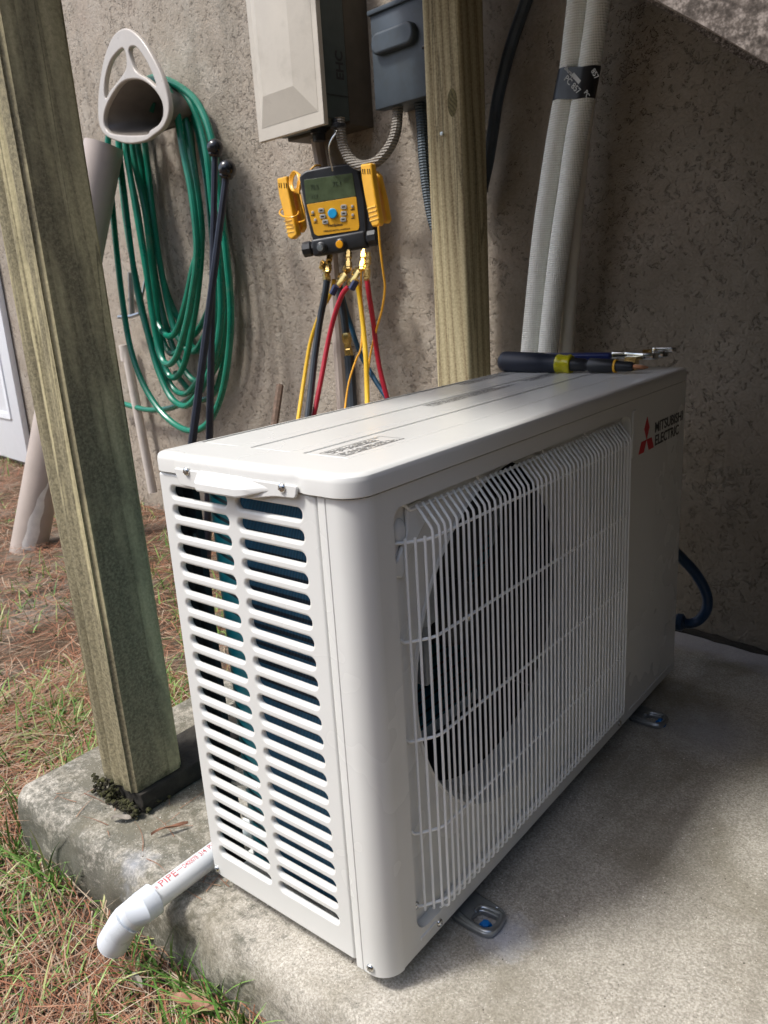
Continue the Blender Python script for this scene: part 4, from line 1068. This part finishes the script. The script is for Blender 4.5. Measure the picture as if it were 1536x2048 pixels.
# ------------------------------------------------------------------ insulated line set and white pipe
ls = thing('line_set', wl(1080, 730, .09), 'pair of white ribbed insulated pipes bound with black tape rising behind the unit', 'pipes')
t1 = [(1160, -30), (1157, 0), (1149, 70), (1141, 135), (1127, 205), (1112, 290), (1098, 380), (1085, 470), (1073, 580), (1061, 700), (1056, 760)]
t2 = [(1200, -30), (1198, 0), (1188, 70), (1178, 135), (1165, 205), (1150, 290), (1137, 380), (1123, 470), (1109, 580), (1096, 700), (1091, 760)]
for px in (t1, t2):
    bm = bmesh.new(); pts = [wl(x, y, .09) for x, y in px]
    d = pts[-1] - pts[-2]; pts += [Vector((pts[-1].x, pts[-1].y - .02, .35)), Vector((.05, .93, .22))]
    tube(bm, pts, .0205, 20, n=8); obj('insulated_pipe', bm, SLEEVE, ls)
tp = bmesh.new(); rings = []
for i, yy in enumerate((137, 150, 168, 186, 201)):
    def at_(px, y):
        for (xa, ya), (xb, yb) in zip(px[:-1], px[1:]):
            if ya <= y <= yb: return wl(xa + (xb - xa) * (y - ya) / (yb - ya), y, .09)
    c1_, c2_ = at_(t1, yy), at_(t2, yy); r_ = .0218; ring = []
    for k in range(13): a = R(90 + 180 * k / 12); ring.append(tp.verts.new(c1_ + (WU * math.cos(a) + WN * math.sin(a)) * r_))
    for k in range(13): a = R(-90 + 180 * k / 12); ring.append(tp.verts.new(c2_ + (WU * math.cos(a) + WN * math.sin(a)) * r_))
    rings.append(ring)
for a, b in zip(rings[:-1], rings[1:]):
    for k in range(26): tp.faces.new((a[k], a[(k + 1) % 26], b[(k + 1) % 26], b[k]))
obj('tape_band', tp, BLACKP, ls, ang=60)
pt = []
cc = wpoly([(1124, 150), (1150, 190)], .112)
for s_, xx, yy, w_, h_, an in (('Shurtape', 1127, 140, .030, .009, -46), ('PC 857', 1128, 160, .042, .0105, -46), ('857', 1182, 143, .018, .009, -60), ('PC', 1168, 186, .012, .008, -60)):
    c = wuv(xx, yy, .1125)
    pt.append(text_mesh(s_, 0, 0, w_, h_, WF(.1124) @ Matrix.Translation((c[0], c[1], 0)) @ Matrix.Rotation(R(an), 4, 'Z'), .01))
c = wuv(1143, 152, .1125)
pt.append(shape([[(0, 0), (.022, 0), (.022, .007), (0, .007)]], .0004, WF(.1124) @ Matrix.Translation((c[0], c[1], .0004)) @ Matrix.Rotation(R(-48), 4, 'Z'), 0))
obj('tape_print', join(pt), pm('white_print', (.55, .55, .52), .5), ls, smooth=False)
bm = bmesh.new(); tube(bm, [wl(1205, 0, .045), wl(1160, 330, .045), wl(1133, 700, .05), wl(1131, 750, .05)], .0145, 16, n=6)
tag(obj('pvc_pipe', bm, PVCW, None, origin=wl(1133, 700, .05)), 'smooth white pipe close to the wall just right of the ribbed insulated pair', 'pipe')

# navy cable looping out behind the far end of the unit
bm = bmesh.new()
P = [onplane(x, y, Vector((0, 1, 0)), Vector((0, yy, 0))) for x, y, yy in ((1330, 1085, .90), (1362, 1115, .92), (1392, 1148, .94), (1412, 1185, .95), (1414, 1215, .95), (1400, 1238, .95), (1378, 1247, .94), (1345, 1240, .92))]
tube(bm, P, .0098, 12, n=8)
lathe(bm, onplane(1352, 1243, Vector((0, 1, 0)), Vector((0, .925, 0))), (1, .1, 0), [(-.02, .014), (0, .014), (.003, .017), (.012, .017), (.016, .012)], 12)
tag(obj('power_cable', bm, NAVY, None, origin=P[0]), 'navy blue cable looping out behind the far end of the unit', 'cable')

# ------------------------------------------------------------------ garden hose on its holder
OH = .20
hh = thing('hose_holder', wl(265, 230, 0), 'taupe rounded-triangle hose hanger with a shade-darkened bowl, carrying the green hose', 'hose hanger')
Z = lambda pts: [(x / 3.072, y / 3.072) for x, y in pts]
fo = smooth2(wpoly(Z([(760, 172), (830, 205), (900, 290), (985, 450), (1030, 600), (1035, 700), (1000, 785), (940, 835), (890, 868), (790, 884), (700, 862), (640, 825), (608, 760), (600, 640), (612, 500), (640, 350), (690, 225)]), OH), 4, True)
h1 = smooth2(wpoly(Z([(742, 300), (765, 315), (775, 370), (768, 430), (720, 500), (672, 560), (648, 605), (640, 560), (648, 470), (680, 370)]), OH), 4, True)
h2 = smooth2(wpoly(Z([(800, 290), (840, 295), (900, 380), (940, 470), (955, 528), (900, 482), (835, 440), (805, 380), (790, 320)]), OH), 4, True)
h3 = smooth2(wpoly(Z([(800, 488), (870, 495), (940, 545), (990, 620), (1000, 700), (975, 760), (920, 800), (900, 825), (800, 832), (690, 822), (650, 795), (636, 740), (650, 660), (700, 565), (745, 510)]), OH), 4, True)
obj('flange', shape([fo, h1, h2, h3], .016, WF(OH), .0045, 3), HOLDER, hh, ang=60)
# bowl tapering back to the wall
bm = bmesh.new(); F = WF(0)
n = len(h3); cx = sum(p[0] for p in h3) / n; cy = sum(p[1] for p in h3) / n
rings = []
for z, sc, dy in ((OH - .010, 1.03, 0), (OH - .03, .98, 0), (.10, .80, .012), (.03, .70, .015), (.02, .3, .015)):
    rings.append([bm.verts.new(F @ Vector((cx + (x - cx) * sc, cy + (y - cy) * sc + dy, z))) for x, y in h3])
for a, b in zip(rings[:-1], rings[1:]):
    for k in range(n): bm.faces.new((a[k], a[(k + 1) % n], b[(k + 1) % n], b[k]))
bm.faces.new(rings[-1])
obj('bowl', bm, pm('bowl_shade_plastic', (.16, .14, .12), .4, var=.1), hh, ang=60)  # same taupe plastic as the flange, coloured darker for the shade inside

for q in ([(238, 184), (274, 196), (268, 214), (235, 203)], [(280, 198), (310, 206), (306, 226), (283, 217)]):
    obj('drum_slot', shape([wpoly(q, .07)], .002, WF(.07), 0), pm('slot_green', (.004, .11, .07), .5), hh, smooth=False)

def loop(px, offs):
    m = len(px); P = []
    for i, (x, y) in enumerate(px):
        t = i / (m - 1) * (len(offs) - 1); k = min(int(t), len(offs) - 2); P.append(wl(x, y, offs[k] + (offs[k + 1] - offs[k]) * (t - k)))
    return P
base = [
 [(262, 215), (222, 262), (216, 300), (222, 380), (233, 500), (246, 610), (262, 700), (290, 775), (330, 832), (375, 861), (412, 850), (440, 800), (456, 720), (462, 620), (452, 500), (436, 370), (424, 280), (400, 215), (366, 178), (320, 160), (285, 165)],
 [(262, 212), (240, 262), (238, 300), (250, 400), (262, 500), (276, 590), (296, 670), (316, 740), (342, 795), (370, 812), (395, 790), (420, 740), (440, 660), (440, 540), (424, 400), (412, 300), (385, 210), (350, 170), (310, 158), (285, 165)],
 [(265, 214), (252, 262), (256, 320), (272, 420), (292, 540), (305, 630), (318, 700), (333, 728), (352, 715), (370, 660), (384, 590), (394, 500), (384, 390), (366, 300), (352, 220), (330, 170), (300, 160), (282, 170)],
 [(270, 214), (262, 262), (268, 320), (290, 420), (302, 520), (316, 640), (326, 720), (344, 755), (366, 735), (384, 660), (398, 560), (402, 450), (384, 320), (368, 230), (340, 175), (305, 158), (285, 170)],
 [(275, 214), (272, 262), (284, 340), (296, 440), (312, 560), (334, 660), (362, 730), (395, 765), (425, 745), (446, 690), (452, 600), (440, 470), (420, 330), (402, 240), (374, 190), (330, 160), (292, 164)],
 [(282, 214), (286, 262), (296, 340), (306, 430), (322, 540), (346, 650), (376, 700), (400, 690), (424, 620), (430, 500), (414, 360), (392, 250), (358, 190), (315, 160), (288, 166)],
]
offsets = [(.10, .12, .14, .16, .15, .14, .13, .12, .11, .10), (.09, .10, .11, .12, .13, .13, .12, .12, .10, .10), (.11, .12, .13, .14, .15, .16, .15, .14, .13, .12), (.07, .08, .09, .10, .10, .10, .11, .10, .08, .08), (.04, .05, .05, .06, .06, .06, .06, .05, .05, .05), (.05, .05, .06, .06, .06, .06, .06, .06, .05, .05)]
bm = bmesh.new()
for b_, of in zip(base, offsets): tube(bm, loop(b_, of), .0106, 10, n=5, closed=False)
rnd = random.Random(3)
for k, bi in enumerate((1, 5, 3, 2, 4)):      # more turns hidden in the bundle
    b2 = [(x + rnd.uniform(-3, 3) + (4 if i > len(base[bi]) * .6 else 0), y - (26 + 9 * k if .3 < i / len(base[bi]) < .6 else 0) + rnd.uniform(-4, 4)) for i, (x, y) in enumerate(base[bi])]
    tube(bm, loop(b2, [max(.025, o - .035) for o in offsets[bi]]), .0104, 10, n=5)
# tail that leaves towards the tap behind the post
tube(bm, loop([(225, 800), (262, 812), (300, 820), (345, 815), (385, 792), (405, 750), (425, 690), (434, 600), (425, 480), (410, 340), (380, 210), (330, 168)], (.05, .05, .06, .08, .08, .07, .07)), .0104, 10, n=6)
tube(bm, loop([(350, 745), (365, 765), (392, 795), (415, 797), (436, 770), (450, 700), (455, 600)], (.03, .03, .04)), .0104, 10, n=6)
tag(obj('garden_hose', bm, GHOSE, None, origin=wl(300, 170, .1)), 'green garden hose hung in many loops over the taupe hanger', 'garden hose')

# two black octagonal rods with ball ends
def rod(b, e, ob, oe, r0, r1, br, label):
    P, Q = wl(*b, ob), wl(*e, oe); d = (Q - P).normalized(); L = (Q - P).length
    t = (P.z - (SOIL + .0)) / (-d.z) if d.z < 0 else L
    G = P + d * t
    root = thing('ball_rod', G, label, 'rod', 'black rods with ball tops')
    bm = bmesh.new(); tube(bm, [P, G], [r0, r1], 8); obj('shaft', bm, BLUEBLK, root, smooth=False)
    bm = bmesh.new(); ball(bm, P - d * br * .6, br, u=20, v=14); lathe(bm, P, d, [(-.004, br * .8), (.004, br * .8), (.010, br * .55)], 14); obj('ball_top', bm, pm('gloss_black', (.01, .011, .014), .18, var=.1), root)
rod((453, 350), (385, 880), .17, .27, .0095, .0140, .0245, 'black rod with a round ball top, leaning in front of the green hose')
rod((430, 306), (419, 875), .165, .22, .0085, .0130, .0225, 'more upright black ball-topped rod, half hidden by the green hose')

# rusty stake behind the unit
bm = bmesh.new(); a = wl(560, 772, .12); b = wl(546, 870, .22); tube(bm, [a, b, b + (b - a) * 2.2], .011, 8)
tag(obj('rusty_stake', bm, RUST, None, origin=a, ang=30), 'short rusty iron stake sticking up behind the white unit', 'stake')

# garden tap
tap = thing('garden_tap', wl(265, 620, .0), 'grey metal garden tap on the wall behind the left strands of the hose', 'tap')
bm = bmesh.new(); tube(bm, [wl(261, 545, .05), wl(264, 628, .05)], .011, 10); tube(bm, [wl(262, 600, .002), wl(262, 600, .05)], .012, 10); obj('spout', bm, GALV, tap)
bm = bmesh.new(); tube(bm, [wl(238, 634, .06), wl(262, 633, .06), wl(280, 627, .06)], .0075, 8); tube(bm, [wl(290, 562, .04), wl(283, 600, .05)], .005, 6); obj('handle', bm, GALV, tap)

# white drain riser beside the post
bm = bmesh.new(); P = [wl(250, 690, .045), wl(262, 760, .045), wl(283, 870, .045), wl(306, 985, .045)]
tube(bm, [P[0], P[-1]], .0175, 16); lathe(bm, wl(249, 690, .045), (0, 0, -1), [(0, .022), (.06, .022), (.062, .0145)], 16)
tag(obj('drain_riser', bm, pm('riser_paint', (.58, .53, .48), .5, var=.08), None, origin=P[0]), 'thin pale pipe rising from the ground along the wall just right of the foreground post', 'pipe')

# leaning downspout
A_ = onplane(57, 1100, UZ, Vector((0, 0, SOIL))); B_ = wl(208, 290, .16)
d_ = (B_ - A_).normalized()
dp = thing('downpipe', A_, 'fat pinkish-tan pipe with a chipped white foot leaning behind the foreground post', 'pipe')
bm = bmesh.new(); tube(bm, [A_ - d_ * .05, B_], .062, 28); obj('pipe', bm, PIPET, dp)
ref = WN.cross(d_).normalized(); fr = d_.cross(ref)
bm = bmesh.new()
rows = []
for i in range(12):
    t = i / 11; z = .02 + .26 * t; row = []
    for j in range(9):
        a = R(-4 - 42 * (1 - t ** 2.2) * j / 8 - 3 * math.sin(i * 1.7)); row.append(bm.verts.new(A_ + d_ * z + (-ref * math.cos(a) - fr * math.sin(a)) * .0627 * (1 if 1 else 1)))
    rows.append(row)
for a, b in zip(rows[:-1], rows[1:]):
    for k in range(8): bm.faces.new((a[k], a[k + 1], b[k + 1], b[k]))
obj('bare_patch', bm, pm('bare_pvc', (.78, .76, .72), .4), dp)

# white door far left
dr = wuv(62, 918, .02); dl = dr[0] - 1.0; zb = wl(20, 914, .02).z
door = thing('white_door', WO + WU * (dr[0] - .5) + Vector((0, 0, zb)), 'pale blue-white door at the far left edge of the wall', 'door')
bm = bmesh.new(); box(bm, (dl, zb, -.03), (dr[0], zb + 2.05, 0), WF(.035), .003)
obj('door_leaf', bm, DOORM, door)
bm = bmesh.new()
for (u0, v0, u1, v1) in ((.12, .22, .88, .78), (.12, .95, .88, 1.85)):
    bx = join([shape([rrect(dl + u0, zb + v0, dl + u1, zb + v1, .01, 3), rrect(dl + u0 + .035, zb + v0 + .035, dl + u1 - .035, zb + v1 - .035, .008, 3)], .012, WF(.043), .004, 2)])
    me = bpy.data.meshes.new('m'); bx.to_mesh(me); bx.free(); bm.from_mesh(me)
obj('door_moulding', bm, DOORM, door, ang=50)

# ------------------------------------------------------------------ condensate pipe
def onz(px, py, z): return onplane(px, py, UZ, Vector((0, 0, z)))
PR = .0150
e1 = onz(297, 1806, -.004); e2 = onz(425, 1710, .001)
dd = (e2 - e1).normalized()
drain = thing('condensate_pipe', e1, 'white drain pipe with red print and an elbow, pointing over the grass', 'pipe')
bm = bmesh.new(); tube(bm, [e1 - dd * .01, e1 + dd * .34], PR, 24); obj('pipe', bm, PVC, drain)
k0 = onz(250, 1842, -.020); k1 = onz(227, 1884, -.060)
bm = bmesh.new()
c = e1 + dd * .008
de = (k1 - k0).normalized()
N0 = [Vector(p) for p in (c, c - dd * .019, c - dd * .0205, k0 + dd * .010, k0 + dd * .003 + de * .002, k0 + de * .011, k1 - de * .0185, k1 - de * .017, k1)]
RO = [.0200, .0199, .0192, .0192, .0194, .0193, .0193, .0198, .0200]
tube(bm, N0, RO, 26, cap=False)
tube(bm, N0, [.0162] * 9, 26, cap=False)
def ringcap(P, T, r0, r1):
    ref = Vector((0, 0, 1)).cross(T).normalized(); o2 = T.cross(ref)
    a = [bm.verts.new(P + (ref * math.cos(2 * math.pi * k / 26) + o2 * math.sin(2 * math.pi * k / 26)) * r0) for k in range(26)]
    b = [bm.verts.new(P + (ref * math.cos(2 * math.pi * k / 26) + o2 * math.sin(2 * math.pi * k / 26)) * r1) for k in range(26)]
    for k in range(26): bm.faces.new((a[k], a[(k + 1) % 26], b[(k + 1) % 26], b[k]))
ringcap(N0[0], (N0[1] - N0[0]).normalized(), .0203, .0149); ringcap(N0[-1], (N0[-1] - N0[-2]).normalized(), .0203, .0162)
bmesh.ops.recalc_face_normals(bm, faces=bm.faces[:])
obj('elbow', bm, pm('pvc_blue_white', (.64, .68, .72), .3, var=.03), drain, ang=30)
# print that wraps the pipe wall
def wrap_text(s, start, length, h, ang0, mat, name):
    me = text_mesh(s, 0, 0, length, h, Matrix.Identity(4), .002)
    bb = bmesh.new(); bb.from_mesh(me); bmesh.ops.triangulate(bb, faces=bb.faces[:])
    for _ in range(3): bmesh.ops.subdivide_edges(bb, edges=[e for e in bb.edges if e.calc_length() > .0012], cuts=1)
    bb.to_mesh(me); bb.free()
    upv = (UZ - dd * dd.z).normalized(); sd = dd.cross(upv)
    for v in me.vertices:
        a = ang0 + v.co.y / PR; r = PR + .0002 + v.co.z * .3
        v.co = e1 + dd * (start + v.co.x) + (upv * math.cos(a) - sd * math.sin(a)) * r
    return obj(name, me, mat, drain, smooth=False)
wrap_text('W', .0115, .0035, .0070, -.40, REDINK, 'printed_letter')
wrap_text('PIPE', .0185, .0250, .0100, -.40, REDINK, 'printed_line')
wrap_text('••••', .0450, .0075, .0022, -.10, REDINK, 'printed_dots')
wrap_text('D400078', .0540, .0220, .0075, -.30, REDINK, 'printed_line')
wrap_text('3/4', .0795, .0100, .0080, -.30, REDINK, 'printed_line')
wrap_text('PVC', .0945, .0130, .0085, -.30, REDINK, 'printed_line')

# ------------------------------------------------------------------ tools on the lid
LT = .5495
sd_ = thing('screwdriver', (.10, .74, LT), 'multi-bit screwdriver with fat navy handle and clear yellow collar lying on the unit lid', 'screwdriver')
P0 = Vector((-.004, .735, LT + .0178)); dv = Vector((1, .02, -.028)).normalized()
bm = bmesh.new(); lathe(bm, P0, dv, [(0, .006), (.001, .013), (.005, .0168), (.012, .0178), (.05, .0178), (.082, .0176), (.084, .0162), (.109, .0158)], 20); obj('handle', bm, BLUEBLK, sd_, ang=50)
bm = bmesh.new(); lathe(bm, P0, dv, [(.1092, .0155), (.112, .0168), (.118, .0152), (.126, .0150), (.132, .0166), (.135, .015)], 18); obj('collar', bm, YAMB, sd_, ang=60)
bm = bmesh.new(); lathe(bm, P0, dv, [(.1352, .0115), (.158, .0105), (.160, .0085), (.166, .0085)], 16); lathe(bm, P0, dv, [(.166, .0105), (.168, .0118), (.206, .0108), (.209, .0095)], 16); obj('ferrule', bm, BLACKP, sd_, ang=50)
bm = bmesh.new(); lathe(bm, P0, dv, [(.209, .0108), (.2125, .0108)], 16); obj('yellow_ring', bm, YPLAST, sd_)
bm = bmesh.new(); lathe(bm, P0, dv, [(.2126, .0088), (.236, .0080), (.240, .006)], 14); obj('bit_holder', bm, BLACKP, sd_)
bm = bmesh.new(); lathe(bm, P0, dv, [(.240, .0042), (.252, .0040), (.258, .0030), (.264, .0012)], 6); obj('bit', bm, pm('copper_bit', (.45, .22, .12), .3, 1), sd_, ang=30)

wr = thing('adjustable_wrench', (.16, .80, LT), 'adjustable wrench with chrome head and dark blue grip lying behind the screwdriver', 'wrench')
Q0 = Vector((.085, .800, LT + .019)); dw = Vector((1, .14, 0)).normalized(); sw = UZ.cross(dw)
WM = frame(Q0, dw, sw)
obj('grip', shape([rounded([(-.09, -.011), (.03, -.010), (.085, -.009), (.085, .009), (.03, .010), (-.09, .011)], .005, 3)], .012, WM @ Matrix.Translation((0, 0, .007)), .004, 3), pm('blue_grip', (.01, .02, .11), .35), wr, ang=60)
hd = rounded([(.085, -.008), (.112, -.012), (.128, -.027), (.146, -.036), (.162, -.034), (.168, -.022), (.150, -.014), (.146, -.004), (.168, -.002), (.178, .004), (.170, .016), (.146, .024), (.122, .020), (.085, .008)], .004, 3)
obj('head', shape([hd, circ(.104, 0, .004, 12)], .011, WM @ Matrix.Translation((0, 0, .009)), .002, 2), CHROME, wr, ang=50)
jw = rounded([(.150, .003), (.184, -.001), (.190, .004), (.184, .013), (.152, .018)], .003, 3)
obj('jaw', shape([jw], .008, WM @ Matrix.Translation((0, 0, .0145)), .0015, 2), CHROME, wr, ang=50)
bm = bmesh.new(); lathe(bm, WM @ Vector((.138, -.006, .006)), dw, [(0, .0065), (.014, .0065)], 10); obj('worm_screw', bm, BRASS, wr, ang=40)
bn = thing('brass_flare_nut', (.205, .775, LT), 'small brass nut lying between the screwdriver tip and the wrench jaws', 'nut')
bm = bmesh.new(); lathe(bm, (.214, .786, LT + .0115), (1, .1, 0), [(-.010, .010), (-.009, .0125), (.009, .0125), (.010, .010)], 6); obj('nut_body', bm, BRASS, bn, ang=20)

# ------------------------------------------------------------------ grass, pine straw and litter
def blades(name, specs, mat):
    vs, fs, tint = [], [], []
    for (p, d, L, w, bend, nseg, tt) in specs:
        side = d.cross(UZ); side = side.normalized() if side.length > .01 else Vector((1, 0, 0))
        base = len(vs); q = Vector(p); dirv = Vector(d)
        for i in range(nseg + 1):
            ww = w * (1 - (i / nseg) ** 1.6) + w * .12
            vs.append(q - side * ww / 2); vs.append(q + side * ww / 2)
            if i < nseg:
                fs.append((base + 2 * i, base + 2 * i + 1, base + 2 * i + 3, base + 2 * i + 2)); tint.append(tt)
                q = q + dirv * (L / nseg); dirv = (dirv + bend / nseg).normalized()
    me = bpy.data.meshes.new(name); me.from_pydata(vs, [], fs)
    at = me.attributes.new('tint', 'FLOAT', 'FACE'); at.data.foreach_set('value', tint)
    me.materials.append(mat)
    o = bpy.data.objects.new(name, me); COL.objects.link(o)
    me.polygons.foreach_set('use_smooth', [True] * len(fs))
    return o
rnd = random.Random(11)
def spot(zone):
    if zone == 0:
        while True:
            x = rnd.uniform(-.95, .42); y = rnd.uniform(-.42, .45)
            if x > -.452 and y > -.048: continue
            if y < -.42 + 0 : continue
            return x, y
    while True:
        x = rnd.uniform(-3.9, -.45); y = rnd.uniform(-.1, 1.6)
        if y > 1.09 - .122 * x - .01: continue
        return x, y
def clump(x, y, k): return .5 + .5 * noise.noise(Vector((x * k, y * k, 5.5)))
sp = []
for zone, num in ((0, 15000), (1, 17000)):
    for i in range(num):
        x, y = spot(zone)
        c = clump(x, y, 5)
        if rnd.random() > .35 + c: continue
        a = rnd.gauss(.5 + 2.0 * noise.noise(Vector((x * 3, y * 3, 9))), .9); el = rnd.gauss(.02, .16)
        if x > -.50 and rnd.random() < .5 : a = rnd.uniform(-.9, .1)
        d = Vector((math.cos(a) * math.cos(el), math.sin(a) * math.cos(el), math.sin(el)))
        L = rnd.uniform(.05, .13); L = L * (1.1 if zone else 1)
        z = gh(x, y) + rnd.random() ** 1.6 * .028 + .002
        if y > -.048 - L and x > -.45 - L and (x + d.x * L > -.449 and y + d.y * L > -.045): continue
        sp.append((Vector((x, y, z)), d, L, rnd.uniform(.0009, .0017) * (1.5 if zone else 1), Vector((rnd.gauss(0, .25), rnd.gauss(0, .25), rnd.gauss(-.1, .15))), 3, rnd.random() ** (1.9 if zone else 1.15)))
for i in range(46):                             # strays on the slab
    x = rnd.uniform(-.43, .02); y = rnd.uniform(-.03, .10) if rnd.random() < .8 else rnd.uniform(.1, .5)
    if -.32 < x < -.2 and y > .02: continue
    a = rnd.uniform(0, 6.28); d = Vector((math.cos(a), math.sin(a), .02)); L = rnd.uniform(.02, .075)
    if (x + d.x * L) < -.44 or (y + d.y * L) < -.04: L *= .3
    sp.append((Vector((x, y, GZ + .002)), d, L, .0009, Vector((rnd.gauss(0, .3), rnd.gauss(0, .3), -.03)), 4, rnd.random() * .6))
tag(blades('pine_straw', sp, STRAWM), 'brown fallen pine needles matted over the ground beside the slab', 'pine straw', kind='stuff')
sp = []
def gdens(x, y):
    g = clump(x, y, 2.6) + (.24 if x < -.12 and y < .35 and x > -1.3 else -.04)
    if x < -.5 and y > .25 and y < .75: g *= .55
    return g
for zone, num in ((0, 5200), (1, 4600)):
    for i in range(num):
        x, y = spot(zone); g = gdens(x + 20, y)
        if rnd.random() > (g - .18) * 1.5: continue
        for j in range(rnd.choice((1, 1, 2, 3))):
            a = rnd.uniform(0, 6.28); el = rnd.uniform(.35, 1.35)
            if y > -.065 and x > -.46: a = rnd.uniform(3.5, 5.9)
            d = Vector((math.cos(a) * math.cos(el), math.sin(a) * math.cos(el), math.sin(el)))
            L = rnd.uniform(.03, .085)
            sp.append((Vector((x + rnd.gauss(0, .004), y + rnd.gauss(0, .004), gh(x, y))), d, L, rnd.uniform(.0022, .0042), Vector((math.cos(a) * .5, math.sin(a) * .5, -.9)) * rnd.uniform(.3, 1.2), 5, rnd.random() ** 1.3))
# blades hugging the rim of the slab
for i in range(420):
    if rnd.random() < .6: x = rnd.uniform(-.47, .32); y = -.058 - abs(rnd.gauss(0, .012)); a = rnd.uniform(3.6, 6.6)
    else: x = -.464 - abs(rnd.gauss(0, .012)); y = rnd.uniform(-.05, .6); a = rnd.uniform(1.4, 4.4)
    if clump(x, y, 9) < .42: continue
    el = rnd.uniform(.7, 1.5); d = Vector((math.cos(a) * math.cos(el), math.sin(a) * math.cos(el), math.sin(el)))
    sp.append((Vector((x, y, gh(x, y))), d, rnd.uniform(.05, .12), rnd.uniform(.002, .004), Vector((math.cos(a) * .4, math.sin(a) * .4, -.7)) * rnd.uniform(.3, 1), 5, rnd.random() ** 1.3))
tag(blades('grass', sp, GRASSM), 'thin green lawn grass growing through the pine needles', 'grass', kind='stuff')

# dead leaves and twigs on the slab
def leaf(px, py, L, w, ang, z, label, mat):
    p = onz(px, py, z); bm = bmesh.new(); n = 8; rows = []
    for i in range(n + 1):
        t = i / n; ww = w * math.sin(math.pi * min(1, t * .98 + .01)) ** .8
        rows.append([bm.verts.new((L * (t - .5), s_ * ww / 2, .004 * math.sin(t * 3) + abs(s_) * .003 + .002 * math.sin(7 * t + s_))) for s_ in (-1, 0, 1)])
    for a, b in zip(rows[:-1], rows[1:]):
        for k in range(2): bm.faces.new((a[k], b[k], b[k + 1], a[k + 1]))
    bmesh.ops.transform(bm, matrix=Matrix.Translation(p) @ Matrix.Rotation(ang, 4, 'Z'), verts=bm.verts)
    tag(obj('dead_leaf', bm, mat, None, origin=p), label, 'leaf', 'dead leaves')
LEAF = pm('dead_leaf', (.30, .15, .09), .7, var=.25, vscale=120); LEAFG = pm('grey_leaf', (.26, .23, .19), .8, var=.25, vscale=120)
leaf(340, 1660, .052, .006, R(62), GZ + .006, 'thin curled brown leaf lying on the slab left of the white drain pipe', LEAF)
leaf(243, 1640, .03, .012, R(35), GZ + .003, 'small grey dead leaf on the slab just before the foreground post', LEAFG)
leaf(385, 2010, .06, .020, R(20), gh(0, -.1) + .03, 'broad brown leaf in the grass at the bottom edge', LEAF)
leaf(275, 1965, .03, .009, R(-10), gh(0, -.1) + .03, 'small pale leaf among the needles below the elbow', LEAFG)

# loose sand grains on the slab: pale and dark specks with real height
rnd = random.Random(77); vs, fs, tint = [], [], []
for i in range(26000):
    x = rnd.uniform(-.43, .66); y = rnd.uniform(-.028, .62)
    if .0 < x < .285 and y > .03: continue
    if rnd.random() < y * .9: continue
    if rnd.random() > .35 + .65 * clump(x, y, 14): continue
    r = rnd.uniform(.00035, .00095) * (1.0 if rnd.random() < .96 else 1.9); a = rnd.random() * 2; b = len(vs); t = rnd.random()
    for k in range(3): vs.append((x + r * math.cos(a + k * 2.094), y + r * math.sin(a + k * 2.094), GZ - .0002))
    vs.append((x, y, GZ + r * .8))
    for q in ((0, 1, 3), (1, 2, 3), (2, 0, 3)): fs.append(tuple(b + k for k in q)); tint.append(t)
me = bpy.data.meshes.new('sand_grit'); me.from_pydata(vs, [], fs)
me.attributes.new('tint', 'FLOAT', 'FACE').data.foreach_set('value', tint)
me.materials.append(mk_tint('sand_grain', [(0, (.05, .045, .035)), (.32, (.12, .10, .08)), (.42, (.58, .54, .46)), (1, (.78, .75, .68))], .8))
go = bpy.data.objects.new('sand_grit', me); COL.objects.link(go)
tag(go, 'pale and dark sand grains loose on the concrete', 'sand', kind='stuff')
